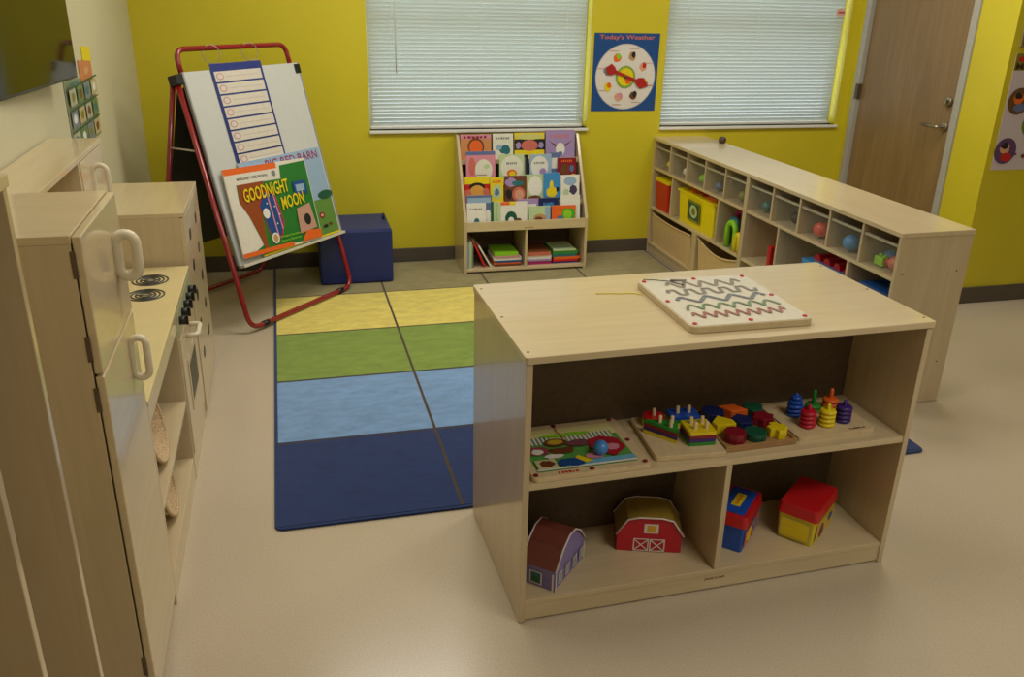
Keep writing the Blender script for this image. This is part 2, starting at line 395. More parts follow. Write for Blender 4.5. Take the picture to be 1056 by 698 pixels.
# lacing / tracing board on the top
pz = thing('tracing_board', 'white board with wavy finger tracks lying on top of the centre shelf', 'puzzle', on(.478, .052, AH + .0005), AR - .028)
PW, PH = .372, .41
MB().prism(rr(0, PW, 0, PH, .02, 0), (0, 0, .02), mat('board_side_ply', (196, 178, 140), .4)).build('board', pz, .002)
g = MB(); g.prism(rr(.004, PW - .004, .004, PH - .004, .018, .02), (0, 0, .0012), mat('track_sheet', (222, 214, 196), .25, .02, coat=.3)); A = Art(g, (0, 0, .0214), (1, 0, 0), (0, 1, 0), PW, PH, .0005)
def wave(y, amp, per, x0, x1, mt, kind, wd):
    pts = []; N = 120
    for i in range(N + 1):
        t = i / N; x = x0 + (x1 - x0) * t; ph = t * per * 2 * PI
        if kind == 'sin': pts.append((x, y + amp * math.sin(ph)))
        elif kind == 'sq': pts.append((x, y + amp * max(-1, min(1, 2.6 * math.sin(ph)))))
        elif kind == 'fat': pts.append((x + .35 * (x1 - x0) / (4 * PI * per) * math.sin(2 * ph), y + amp * math.sin(ph)))
        elif kind == 'u': pts.append((x, y + amp * (2 * abs(math.sin(ph / 2)) - 1)))
        elif kind == 'zz': pts.append((x, y + amp * (2 / PI) * math.asin(math.sin(ph))))
    A.line(pts, wd, mt)
wave(.83, .062, 4.5, .20, .86, C('track_olive_grey', (132, 122, 102)), 'fat', .0125)
wave(.668, .052, 5, .14, .9, C('track_grey', (126, 120, 108)), 'sq', .0115)
wave(.505, .055, 3.5, .13, .9, C('track_slate', (106, 110, 118)), 'fat', .013)
wave(.345, .05, 6, .12, .9, C('track_green', (96, 126, 82)), 'u', .009)
wave(.19, .055, 8.5, .11, .88, C('track_rust', (150, 78, 68)), 'zz', .008)
g.build('track_sheet', pz)
for (x, y) in ((.05, .05), (.5, .05), (.95, .05), (.05, .5), (.95, .5), (.05, .95), (.5, .95), (.95, .95)):
    MB().cyl((x * PW, y * PH, .0212), .0068, .0035, cR, 14).build('red_rivet', pz)
MB().tube([(.02, .40, .026), (.06, .393, .024), (.10, .375, .0235), (.125, .33, .024)], .0013, cK, 6).build('cord', pz)
MB().tube([(.10, .376, .026), (.15, .366, .027)], [.004, .0025], C('stylus_grey', (120, 112, 96)), 8).build('stylus', pz)
st = MB(); st.tube([(-.135, .37, 0), (-.1, .366, 0), (-.06, .355, 0), (-.02, .352, 0), (.0, .33, 0)], .0022, C('string_yellow', (232, 214, 90)), 6)
tag(st.build('yellow_string'), 'thin yellow string lying left of the white tracing board', 'string', loc=on(.478, .052, AH + .0018), rz=AR)

MZ = .4575
WOODB = mat('pale_ply_tray', (214, 192, 152), .4, .06, 50)
# farm board with blue ball
fb = thing('farm_magnet_board', 'framed farm picture board with red rivets at the left end of the middle shelf', 'puzzle', on(.031, .004, MZ), AR + .005)
FW, FH = .345, .288
MB().prism(rr(0, FW, 0, FH, .015, 0), (0, 0, .015), WOODB).build('board', fb, .002)
g = MB(); g.prism([(.02, .028, .015), (FW - .03, .028, .015), (FW - .03, FH - .03, .015), (.02, FH - .03, .015)], (0, 0, .0008), C('farm_green', (92, 160, 76)))
A = Art(g, (.02, .028, .016), (1, 0, 0), (0, 1, 0), FW - .05, FH - .058, .00012)
A.rect(0, .72, 1, 1, C('farm_cream', (222, 216, 150))); A.rect(0, .62, .3, .8, C('farm_fence_green', (110, 140, 110))); A.rect(.42, .62, .95, .8, C('farm_fence', (150, 168, 120)))
for i in range(7): A.rect(.01 + i * .042, .62, .03 + i * .042, .8, cW)
for i in range(12): A.rect(.43 + i * .043, .62, .45 + i * .043, .8, cW)
A.rect(0, .0, 1, .04, cW); A.rect(.3, .04, 1, .14, C('farm_water', (110, 176, 216))); A.blob(.5, .8, .3, .05, cLM, 3); A.blob(.24, .3, .1, .06, cW, 12); A.blob(.7, .32, .1, .06, cLM, 13); A.blob(.12, .46, .12, .12, C('farm_rose', (150, 70, 80)), 1); A.blob(.1, .44, .06, .07, cW, 5)
A.ell(.33, .62, .12, .1, cBR); A.ell(.33, .63, .08, .06, C('farm_gold', (200, 170, 50))); A.poly([(.22, .48), (.48, .48), (.44, .34), (.26, .34)], cBR)
A.blob(.55, .55, .12, .1, C('farm_plum', (120, 70, 80)), 2); A.rect(.02, .03, .22, .24, C('farm_sand', (206, 196, 150))); A.blob(.12, .14, .08, .08, cBR, 4)
A.poly([(.62, .34), (.66, .6), (.8, .66), (.96, .55), (.98, .32), (.82, .14)], C('farm_red', (170, 30, 50))); A.blob(.85, .36, .08, .09, cPK, 6)
A.blob(.36, .12, .16, .1, cDB, 7); A.poly([(.46, .26), (.58, .1), (.5, .06), (.42, .2)], cY); A.blob(.62, .2, .1, .08, cPK, 8)
g.build('farm_picture', fb)
for (x, y) in ((.03, .05), (.5, .05), (.96, .06), (.96, .5), (.94, .95), (.42, .95)):
    MB().cyl((x * FW, y * FH, .0152), .007, .0035, cM, 14).build('red_rivet', fb)
MB().tube([(.42 * FW, .95 * FH, .019), (.42 * FW - .003, .8 * FH, .02), (.42 * FW + .004, .66 * FH, .019)], .0013, cR, 6).build('cord', fb)
g = MB(); A = Art(g, (.075, .01, .0152), (1, 0, 0), (0, 1, 0), .06, .012); A.bars(0, 0, 1, 1, cR); g.build('maker_mark', fb)
bl = MB().ball((0, 0, .0215), .0215, C('ball_blue', (70, 140, 214), .3)).build('ball'); tag(bl, 'small bright blue ball resting on the farm picture board', 'ball', loc=on(.252, .085, MZ + .0178))

# geometric peg sorter
ps = thing('peg_sorter', 'square pale wooden peg base carrying four stacks of coloured tiles', 'sorting toy', on(.402, .036, MZ), AR - .09)
MB().prism(rr(0, .214, 0, .245, .008, 0), (0, 0, .016), WOODB).build('base', ps, .002)
BT = MZ + .0162
def tile(shape, w, h, t=.0075):
    if shape == 'circle': pts = [(w / 2 * math.cos(a * PI / 12), w / 2 * math.sin(a * PI / 12), 0) for a in range(24)]
    elif shape == 'tri': pts = [(-w / 2, h * .5, 0), (w * .26, -h * .5, 0), (w * .5, h * .28, 0)]
    else: pts = rr(-w / 2, w / 2, -h / 2, h / 2, .004, 0)
    return pts
stacks = [('circle', .055, .190, .066, .066, [cY, cLM, cR], ['yellow', 'lime green', 'red'], [(0, 0)], 'round'),
          ('rect', .150, .195, .09, .058, [cY, cG, cB], ['yellow', 'green', 'blue'], [(-.018, 0), (.018, 0)], 'rectangular'),
          ('tri', .058, .105, .098, .085, [cY, cP, cM, cG], ['yellow', 'purple', 'dark red', 'green'], [(-.008, .018), (.026, .010), (.014, -.014)], 'triangular'),
          ('sq', .155, .085, .082, .082, [cG, cP, cM, cY], ['green', 'purple', 'dark red', 'yellow'], [(-.017, .017), (.017, .017), (-.017, -.017), (.017, -.017)], 'square')]
cr, sr = math.cos(.035), math.sin(.035)
PEGW = mat('bare_peg_wood', (226, 200, 160), .5)
for (shp, lx, ly, w_, h_, ms_, nm, pegs, adj) in stacks:
    for (px, py) in pegs:
        MB().cyl((lx + px, ly + py, .016), .0055, .011 * len(ms_) + .022, PEGW, 12).build('peg', ps)
    gx, gy = AL(.402, .036); aa = AR - .09
    for i, (mt, c_) in enumerate(zip(ms_, nm)):
        o = MB().prism(tile(shp, w_, h_), (0, 0, .0104), mt).build('sorting_tile', None, .001)
        where = 'topmost' if i == len(ms_) - 1 else ('lowest' if i == 0 else 'middle')
        tag(o, '%s %s wooden tile, %s in the %s stack on the peg sorter' % (c_, adj, where, adj), 'sorting tile', 'stacked tiles on the peg sorter',
            (gx + lx * math.cos(aa) - ly * math.sin(aa), gy + lx * math.sin(aa) + ly * math.cos(aa), BT + .011 * i), aa + 0)

# shape block tray
tr_ = thing('block_tray', 'low brown wooden tray with nine coloured shape blocks on the middle shelf', 'tray', on(.622, .036, MZ), AR)
TBR = mat('tray_brown_wood', (168, 128, 84), .45, .08, 50)
q = MB().box(0, .232, 0, .235, 0, .012, TBR); q.build('base', tr_, .002)
q = MB().box(0, .232, 0, .007, .012, .019, TBR).box(0, .232, .228, .235, .012, .019, TBR).box(0, .007, .007, .228, .012, .019, TBR).box(.225, .232, .007, .228, .012, .019, TBR); q.build('rim', tr_, .001)
def ngon(n_, r, a0=0, sx=1, sy=1): return [(r * sx * math.cos(a0 + 2 * PI * i / n_), r * sy * math.sin(a0 + 2 * PI * i / n_), 0) for i in range(n_)]
def star(n_, r1, r2, a0=0): return [((r1 if i % 2 == 0 else r2) * math.cos(a0 + PI * i / n_), (r1 if i % 2 == 0 else r2) * math.sin(a0 + PI * i / n_), 0) for i in range(2 * n_)]
cross = [(-.012, -.03, 0), (.012, -.03, 0), (.014, -.014, 0), (.029, -.012, 0), (.029, .012, 0), (.014, .014, 0), (.012, .029, 0), (-.012, .029, 0), (-.014, .014, 0), (-.029, .012, 0), (-.029, -.012, 0), (-.014, -.014, 0)]
heartp = [(.028 * math.sin(t * PI / 10) ** 3, .0018 * (13 * math.cos(t * PI / 10) - 5 * math.cos(2 * t * PI / 10) - 2 * math.cos(3 * t * PI / 10) - math.cos(4 * t * PI / 10)), 0) for t in range(20)]
blocks = [(0.050, .184, ngon(8, .036), cN, 'navy blue', 'octagon', 'back left', .030), (.118, .186, [(-.038, .024, 0), (.018, .024, 0), (.042, -.022, 0), (-.014, -.022, 0)], cO, 'orange', 'slanted', 'back middle', .03),
          (.188, .184, ngon(6, .034), cDG, 'dark green', 'six-sided', 'back right', .03),
          (.046, .116, [(-.032, -.028, 0), (.032, -.028, 0), (.034, .0, 0), (0, .034, 0), (-.034, .0, 0)], cY, 'yellow', 'house shaped', 'left of the middle row', .03),
          (.116, .12, ngon(5, .036, .3), cN, 'navy blue', 'five-sided', 'centre', .026), (.188, .122, star(6, .036, .026), cM, 'maroon', 'star shaped', 'right of the middle row', .028),
          (.05, .045, ngon(10, .033), cM, 'maroon', 'many-sided', 'front left', .03), (.118, .046, ngon(24, .034), cDG, 'dark green', 'round', 'front middle', .022), (.19, .045, cross, cY, 'yellow', 'cross shaped', 'front right', .03)]
gx, gy = AL(.622, .036); aa = AR
for (lx, ly, pts, mt, c_, shp, pos, hh) in blocks:
    o = MB().prism(pts, (0, 0, hh), mt).build('shape_block', None, .002)
    tag(o, '%s %s block, %s on the brown tray' % (c_, shp, pos), 'block', 'shape blocks on the tray', (gx + lx * math.cos(aa) - ly * math.sin(aa), gy + lx * math.sin(aa) + ly * math.cos(aa), MZ + .0125), aa)

# ring towers
rt = thing('ring_tower_base', 'flat wooden base with six pegs at the right end of the middle shelf', 'stacking toy', on(.868, .046, MZ), AR + .02)
g = MB(); g.prism(rr(0, .268, 0, .215, .01, 0), (0, 0, .014), WOODB); A = Art(g, (.185, .008, .0142), (1, 0, 0), (0, 1, 0), .055, .01); A.bars(0, 0, 1, 1, cBR); g.build('base', rt)
gx, gy = AL(.868, .046); aa = AR + .02
towers = [(.070, .135, cB, 'blue', 5, 'rear left'), (.143, .145, cG, 'green', 2, 'rear middle'), (.204, .143, cO, 'orange', 3, 'rear right'),
          (.066, .060, C('ring_crimson', (190, 16, 50)), 'crimson', 4, 'front left'), (.128, .052, cY, 'yellow', 4, 'front middle'), (.194, .062, cP, 'purple', 4, 'front right')]
ordn = ['lowest', 'second from the bottom', 'third from the bottom', 'fourth from the bottom', 'fifth from the bottom']
for (lx, ly, mt, c_, nr, pos) in towers:
    p = MB(); p.lathe([(.0065, .014), (.0065, .080 if nr < 5 else .083), (.004, .088 if nr < 5 else .09)], (lx, ly, 0), mt, 14); p.build('peg', rt, label='%s peg' % c_)
    wx, wyy = gx + lx * math.cos(aa) - ly * math.sin(aa), gy + lx * math.sin(aa) + ly * math.cos(aa)
    for i in range(nr):
        r_ = .0245 if not (nr == 5 and i > 2) else (.021 if i == 3 else .016)
        prof = [(.0072, 0.0005), (r_ - .004, .0003), (r_, .004), (r_, .009), (r_ - .004, .0132), (.0072, .0132)]
        o = MB().lathe(prof, (0, 0, 0), mt, 22).build('stacking_ring')
        tag(o, '%s ring, %s on the %s peg' % (c_, 'topmost' if i == nr - 1 else ordn[i], pos), 'ring', 'rings on the six pegs', (wx, wyy, MZ + .0145 + .0136 * i), aa)

# toys in the lower bays
BZ = .0755
def barn(name, label, x, y, ang, W_, D_, wall, roof, trim, style):
    t = thing(name, label, 'toy barn', on(x, y, BZ), ang)
    e, tp = (.068, .122) if style == 'red' else (.074, .152)
    if style != 'red':
        prof = [(-W_ / 2, 0), (W_ / 2, 0), (W_ / 2, e), (W_ * .28, tp * .8), (W_ * .10, tp * .97), (-W_ * .10, tp * .97), (-W_ * .28, tp * .8), (-W_ / 2, e)]
    else: prof = [(-W_ / 2, 0), (W_ / 2, 0), (W_ / 2, e), (W_ * .33, tp * .93), (W_ * .18, tp), (-W_ * .18, tp), (-W_ * .33, tp * .93), (-W_ / 2, e)]
    MB().prism([(a, 0, b_) for a, b_ in prof], (0, D_, 0), wall).build('body', t, .002)
    # roof shell
    q5, q4, q3, q2 = prof[3], prof[4], prof[5], prof[6]
    up = [(W_ / 2 + .004, e - .004), (q5[0] + .003, q5[1] + .004), (q4[0], q4[1] + .004), (q3[0], q3[1] + .004), (q2[0] - .003, q2[1] + .004), (-W_ / 2 - .004, e - .004)]
    lo = [(-W_ / 2, e - .004), q2, q3, q4, q5, (W_ / 2, e - .004)]
    r = MB()
    for i in range(5):
        a, b_ = up[i], up[i + 1]; c, d = lo[5 - i], lo[4 - i]
        r.prism([(a[0], -.004, a[1]), (b_[0], -.004, b_[1]), (d[0], -.004, d[1]), (c[0], -.004, c[1])], (0, D_ + .008, 0), roof)
    r.build('roof', t, .001)
    tr = MB()
    for y_ in (-.0055, D_ + .0045):
        tr.tube([(a, y_, b_ - .001) for a, b_ in up], .0028, trim, 6)
    tr.build('roof_trim', t)
    g = MB()
    A = Art(g, (-W_ / 2, -.0002, 0), (1, 0, 0), (0, 0, 1), W_, .112, .0002)
    if style == 'red':
        A.rect(.41, .60, .63, .90, trim); A.rect(.455, .65, .585, .85, C('barn_window_gold', (214, 170, 40)))
        A.rect(.25, .03, .75, .42, wall)
        for (a, b_) in ((.25, .5), (.5, .75)):
            P = lambda pts: A.line(pts, .0038, trim)
            P([(a + .01, .04), (b_ - .01, .04)]); P([(a + .01, .41), (b_ - .01, .41)]); P([(a + .015, .04), (a + .015, .41)]); P([(b_ - .015, .04), (b_ - .015, .41)])
            P([(a + .01, .04), (b_ - .01, .41)]); P([(a + .01, .41), (b_ - .01, .04)])
        g.build('painted_door', t)
    else:
        for i in range(1, 8): A.rect(0.02, i * .07, .98, i * .07 + .008, C('siding_line', (110, 98, 158)))  # thin darker lilac lines across the siding
        for x_ in (.12, .36, .60, .82):
            A.rect(x_, .12, x_ + .13, .44, trim); A.rect(x_ + .02, .15, x_ + .11, .41, C('pane_pale', (130, 150, 150))); A.rect(x_ + .055, .15, x_ + .07, .41, trim)
        A.rect(0, 0, .035, .55, trim); A.rect(.965, 0, 1, .55, trim)
        A = Art(g, (-W_ / 2 - .0002, D_, 0), (0, -1, 0), (0, 0, 1), D_, .112, .0003)
        for i in range(1, 8): A.rect(0, i * .07, 1, i * .07 + .008, C('siding_line', (110, 98, 158)))
        A.rect(.22, .08, .62, .46, trim); A.rect(.26, .11, .58, .43, C('pane_teal', (40, 100, 100))); A.blob(.42, .22, .12, .1, cDG, 3); A.rect(.94, 0, 1, .55, trim)
        g.build('painted_windows', t)
    return t
cTRIM = C('toy_trim_white', (224, 214, 214)); 
barn('toy_barn', 'red toy barn with olive roof and white crossed doors on the bottom shelf', .455, .135, -.30, .20, .11, C('barn_red', (190, 20, 44)), C('barn_roof_olive', (160, 134, 52)), cTRIM, 'red')
barn('toy_stable', 'purple-sided toy stable with brown roof in the lower left corner of the shelf', .178, .088, .80, .195, .102, C('siding_lilac', (136, 124, 190)), C('roof_brown', (118, 60, 50)), cTRIM, 'purple')

def lidbox(name, label, x, y, ang, W_, L_, h_, body, lid, extra):
    t = thing(name, label, 'toy box', on(x, y, BZ), ang)
    b_ = MB(); i = .006
    lo = rr(i, W_ - i, i, L_ - i, .01, 0); hi = rr(0, W_, 0, L_, .012, h_ * .72); n_ = len(lo)
    b_.add(lo + hi, [list(range(n_))[::-1], [n_ + q for q in range(n_)]] + [(q, (q + 1) % n_, n_ + (q + 1) % n_, n_ + q) for q in range(n_)], body)
    b_.build('box_body', t, .0015)
    l_ = MB(); lo = rr(-.004, W_ + .004, -.004, L_ + .004, .014, h_ * .70); hi = rr(0, W_, 0, L_, .014, h_)
    l_.add(lo + hi, [list(range(n_))[::-1], [n_ + q for q in range(n_)]] + [(q, (q + 1) % n_, n_ + (q + 1) % n_, n_ + q) for q in range(n_)], lid)
    l_.build('lid', t, .003)
    extra(t, W_, L_, h_)
    return t
def ex1(t, W_, L_, h_):
    MB().prism(rr(.012, W_ - .012, .012, L_ - .012, .008, h_), (0, 0, .003), cB).build('lid_panel', t, .001, label='blue panel set in the red lid')
    g = MB(); g.box(W_ / 2 - .014, W_ / 2 + .014, L_ / 2 - .038, L_ / 2 + .038, h_ + .003, h_ + .005, cY); A = Art(g, (W_ / 2 + .01, L_ / 2 - .03, h_ + .0051), (0, 1, 0), (-1, 0, 0), .06, .02); A.bars(0, .2, 1, .6, cO); g.build('lid_sticker', t, label='yellow sticker')
    g = MB(); A = Art(g, (W_ + .0005, .012, .01), (0, 1, 0), (0, 0, 1), L_ - .024, h_ * .55); A.rect(0, .1, 1, .9, cO); A.blob(.3, .5, .2, .3, cY, 1); A.blob(.7, .5, .2, .3, cLB, 2); A.blob(.5, .4, .1, .3, cR, 3); g.build('side_label', t)
lidbox('toy_box', 'blue toy box with red and blue lid beside the shelf divider', .660, .124, -.785, .104, .18, .13, cB, cR, ex1)
def ex2(t, W_, L_, h_):
    g = MB(); A = Art(g, (.008, -.0012, .008), (1, 0, 0), (0, 0, 1), W_ - .016, h_ * .58)
    A.rect(.04, .06, .94, .94, C('pale_outline', (200, 190, 90))); A.rect(.08, .1, .9, .9, cY); g.build('front_label', t)
    g = MB(); A = Art(g, (W_ + .0005, .014, .01), (0, 1, 0), (0, 0, 1), L_ - .028, h_ * .55); A.rect(0, .05, 1, .95, C('label_gold', (214, 180, 40))); A.blob(.3, .4, .16, .35, cM, 1); A.blob(.35, .35, .08, .2, cP, 2); A.blob(.75, .6, .14, .25, cDB, 3); g.build('side_label', t)
lidbox('toy_box', 'yellow toy box with plain red lid at the right end of the bottom shelf', .890, .122, -.90, .124, .195, .130, C('box_yellow', (222, 204, 40)), cR, ex2)

# ------------------------------------------------------------------ long cubby shelf by the door
BX, BY, BR, BW, BD, BH = 2.4253, 2.9181, .0064, .3549, 2.522, .7985
cs = thing('cubby_shelf', 'long birch cubby cabinet of bins and toys running from window wall towards camera', 'shelf', (BX, BY, 0), BR)
MB().prism(rr(-.006, BW + .004, -.004, BD + .002, .006, BH - .02), (0, 0, .02), BIRCHY).build('top_board', cs, .002)
mid = BD / 2
for y0 in (0, mid - T, mid, BD - T): bx('side_panel', cs, 0, BW, y0, y0 + T, .002, BH - .02, BIRCHZ)
bx('back_panel', cs, BW - .008, BW, T, mid - T, .02, BH - .02, BIRCHZ); bx('back_panel', cs, BW - .008, BW, mid + T, BD - T, .02, BH - .02, BIRCHZ)
R1, R2, R3 = .600, .330, .078
for (a, c) in ((T, mid - T), (mid + T, BD - T)):
    for z in (R1, R2, R3): bx('shelf_board', cs, .004, BW - .008, a, c, z - .016, z, BIRCHY)
    bx('kick_board', cs, .018, .034, a, c, .004, R3 - .016, BIRCHY)
cubs = []
for (a, c) in ((T, mid - T), (mid + T, BD - T)):
    w_ = (c - a - 4 * .014) / 5
    for i in range(5):
        y0 = a + i * (w_ + .014); cubs.append((y0, y0 + w_))
        if i < 4: bx('cubby_divider', cs, .004, BW - .008, y0 + w_, y0 + w_ + .014, R1, BH - .02, BIRCHZ)
d2 = [3.24 - BY, 3.83 - BY, 4.485 - BY, 5.12 - BY]
for y in d2: bx('row_divider', cs, .004, BW - .008, y - .007, y + .007, R2, R1 - .016, BIRCHZ)
d3 = [3.5 - BY, 4.745 - BY]
for y in d3: bx('row_divider', cs, .004, BW - .008, y - .03, y + .03, R3, R2 - .016, BIRCHZ)
for (y, z) in ((-.0005, .62), (-.0005, .2), ):
    for x in (.035, BW - .05): MB().cyl((x, y + .001, z), .0042, .0012, SCREW, 10, R=Matrix.Rotation(PI / 2, 3, 'X')).build('screw_cap', cs)
def BL(x, y): return (BX + x * math.cos(BR) - y * math.sin(BR), BY + x * math.sin(BR) + y * math.cos(BR))
def onb(x, y, z): p = BL(x, y); return (p[0], p[1], z)

# clear bins, one in every upper cubby (from the near end)
def clear_bin():
    t = thing('clear_bin', 'x', 'bin', group='clear bins in the top row of the cubby shelf')
    w1 = cubs[0][1] - cubs[0][0] - .012; hh = .135; d = .30; th = .003; tp = .008
    m_ = MB()
    def wall(p): m_.prism(p, (0, 0, 0.0001), CLEAR)
    lo = [(.004 + tp, tp), (d - tp, tp), (d - tp, w1 - tp), (.004 + tp, w1 - tp)]; hi = [(.004, 0), (d, 0), (d, w1), (.004, w1)]
    vs = [(x, y, 0.001) for x, y in lo] + [(x, y, hh) for x, y in hi] + [(x + (th if x < .1 else -th), y + (th if y < .05 else -th), .004) for x, y in lo] + [(x + (th if x < .1 else -th), y + (th if y < .05 else -th), hh) for x, y in hi]
    fs = [(3, 2, 1, 0)] + [(i, (i + 1) % 4, 4 + (i + 1) % 4, 4 + i) for i in range(4)] + [(8, 9, 10, 11)] + [(8 + (i + 1) % 4, 8 + i, 12 + i, 12 + (i + 1) % 4) for i in range(4)] + [(4 + i, 4 + (i + 1) % 4, 12 + (i + 1) % 4, 12 + i) for i in range(4)]
    MB().add(vs, fs, CLEAR).build('bin_body', t)
    r = MB(); pts = [(.0, 0, hh), (d, 0, hh), (d, w1, hh), (.0, w1, hh)]
    r.box(-.004, .010, 0, w1, hh - .007, hh + .003, mat('clear_rim', (176, 168, 146), .2, .02)).box(.010, d, 0, .007, hh - .004, hh + .003, mat('clear_rim', (205, 198, 178))).box(.010, d, w1 - .007, w1, hh - .004, hh + .003, mat('clear_rim', (205, 198, 178)))
    r.build('rim', t, .001)
    return t
def copy_tree(o, parent=None):
    c = o.copy(); COL.objects.link(c); c.parent = parent
    for ch in list(o.children): copy_tree(ch, c)
    return c
binlab = ['clear bin of red and green toys in the nearest upper cubby', 'clear bin holding a light blue toy, second cubby from the near end', 'clear bin holding red-orange toys, third cubby from the near end',
          'clear bin with dark contents, fourth cubby from the near end', 'clear bin with teal piece, near side of the middle panel', 'clear bin with brown pieces, far side of the middle panel',
          'nearly empty clear bin two cubbies beyond the middle panel', 'clear bin with lime green toy, three cubbies beyond the middle panel', 'clear bin with white and pink bits, second cubby from the wall', 'clear bin with yellow ring, cubby against the window wall']
bin0 = clear_bin()
contents = [[(cSAL, .07, .15, .036, 'salmon red'), (cLM, .07, .06, .03, 'lime green'), (cLB, .12, .05, .034, 'light blue'), (cSAL, .13, .12, .036, 'pinkish red'), (cR, .08, .09, .022, 'small red')],
            [(cLB, .07, .08, .042, 'light blue'), (cTL, .14, .17, .03, 'teal'), (cGY, .08, .17, .024, 'grey')], [(C('coral', (214, 70, 54)), .07, .09, .042, 'coral red'), (C('coral', (214, 70, 54)), .12, .15, .038, 'coral'), (cSAL, .16, .06, .032, 'salmon')],
            [(cK, .1, .08, .035, 'black'), (cGY, .12, .16, .035, 'grey')], [(cTL, .08, .06, .032, 'teal'), (cGY, .1, .15, .03, 'grey')], [(cOL, .08, .08, .034, 'olive'), (cBR, .1, .16, .03, 'brown')],
            [(cTB, .07, .05, .028, 'blue grey'), (cOL, .1, .16, .024, 'olive')], [(cLM, .08, .08, .032, 'lime green'), (cK, .1, .17, .028, 'black')], [(cW, .08, .09, .028, 'white'), (cPK, .09, .16, .024, 'pink')], [(cY, .08, .08, .026, 'yellow'), (cLV, .1, .16, .024, 'lavender')]]
for i, (y0, y1) in enumerate(cubs):
    t = bin0 if i == 0 else copy_tree(bin0)
    t.location = onb(.012, y0 + .006, R1 + .0005); t.rotation_euler = (0, 0, BR); t['label'] = binlab[i]
    for (mt, x, y, r, cn) in contents[i]:
        r *= .98; x = x * .85; y = .215 - y; k_ = contents[i].index((mt, x / .85, 0, 0, cn)) if False else [q[4] for q in contents[i]].index(cn)
        if k_ % 2 == 0:
            o = MB().ball((0, 0, r * .9), r, mt, (1, 1, .9)).build('toy_ball')
        else:
            o = MB().box(-r * .8, r * .8, -r, r, 0, r * 1.3, mt).cyl((0, -r * .5, r * 1.3), r * .32, r * .3, mt, 12).cyl((0, r * .5, r * 1.3), r * .32, r * .3, mt, 12).build('toy_brick', None, .003)
        tag(o, '%s %s in the clear bin, cubby %s from the near end' % (cn, 'rounded toy' if k_ % 2 == 0 else 'studded toy brick', ['one', 'two', 'three', 'four', 'five', 'six', 'seven', 'eight', 'nine', 'ten'][i]), 'toy', 'small toys in the clear bins', onb(.012 + x, y0 + .006 + min(max(y, r + .014), .206 - r), R1 + .006))

# second row toys
def tapered(mb, x0, x1, y0, y1, z0, z1, tp, mt, r=.015):
    lo = rr(x0 + tp, x1 - tp, y0 + tp, y1 - tp, r, z0); hi = rr(x0, x1, y0, y1, r, z1); n_ = len(lo)
    mb.add(lo + hi, [list(range(n_))[::-1], [n_ + q for q in range(n_)]] + [(q, (q + 1) % n_, n_ + (q + 1) % n_, n_ + q) for q in range(n_)], mt); return mb
t = thing('toy_canister', 'tall red canister with yellow lid in the cubby by the window wall', 'canister', onb(.012, 5.19 - BY, R2 + .0005), BR)
tapered(MB(), 0, .2, 0, .2, 0, .185, .008, cR).build('canister_body', t)
MB().prism(rr(-.004, .204, -.004, .204, .018, .185), (0, 0, .025), cY).build('lid', t, .003)
t = thing('toy_bin', 'bright yellow bin with printed label and orange blocks on top', 'bin', onb(.02, 4.56 - BY, R2 + .0005), BR)
g = tapered(MB(), 0, .24, 0, .48, 0, .20, .01, C('bin_yellow', (240, 222, 20), .35)); A = Art(g, (-.0045 + .0035, .31, .05), (0, -1, 0), (.05, 0, -1), -1, -1)
g.build('bin_body', t)
g = MB(); A = Art(g, (-.0015, .33, .04), (0, -1, 0), (-.05, 0, 1), .17, .13); A.rect(0, 0, 1, 1, cOL); A.rect(.08, .1, .92, .9, cDG); A.ell(.5, .5, .3, .32, cMINT); A.blob(.5, .5, .18, .2, cOL, 2); g.build('bin_label', t, label='dark green printed label')
MB().box(-.006, .246, -.006, .01, .192, .204, C('bin_yellow', (240, 222, 20))).box(-.006, .246, .47, .486, .192, .204, C('bin_yellow', (240, 222, 20))).box(-.006, .006, .01, .47, .192, .204, C('bin_yellow', (240, 222, 20))).build('rim', t, .002)
for i, (x, y, a) in enumerate(((.07, .11, .2), (.10, .24, .9), (.07, .37, -.3))):
    o = MB().box(-.035, .035, -.045, .045, 0, .022, [cO, cR, cO][i]).build('foam_block', None, .003)
    tag(o, ['orange block on the yellow bin, nearest the camera', 'red block in the middle of the yellow bin', 'orange block on the far end of the yellow bin'][i], 'block', 'blocks heaped on the yellow bin', onb(.02 + x, 4.56 - BY + y, R2 + .201), BR + a)
# arches standing in the third space
for i, (mt, y, x, h_, nm) in enumerate(((cMG, 4.385, .115, .20, 'magenta'), (cTL, 4.375, .07, .155, 'teal blue'), (cLM, 4.325, .03, .15, 'lime green'), (cY, 4.265, .03, .10, 'yellow'))):
    p = [(0, 0, 0), (0, 0, h_ - .045)] + [(0, .045 - .045 * math.cos(k * PI / 8), h_ - .045 + .045 * math.sin(k * PI / 8)) for k in range(1, 9)] + [(0, .09, 0)]
    if i == 3: p = [(a, b_ * .5, c) for a, b_, c in p]
    o = MB().tube([(a, b_, c + .001) for a, b_, c in p], .017, mt, 12).build('plastic_arch'); tag(o, '%s arched plastic handle toy in the cubby right of the yellow bin' % nm, 'toy', 'coloured arches in a cubby', onb(x, y - BY - .03, R2 + .001), BR)
t = tapered(MB(), 0, .2, 0, .035, 0, .13, .002, cR, .008).build('red_board_box', None, .002); tag(t, 'narrow red box standing against a divider behind the centre shelf', 'box', loc=onb(.02, 3.90 - BY, R2 + .0005), rz=BR)
t = thing('picture_box', 'blue box with red tray top in the cubby before the nearest one', 'box', onb(.03, 3.29 - BY, R2 + .0005), BR)
MB().box(0, .24, 0, .34, 0, .155, cLB).build('box_body', t, .003)
q = MB()
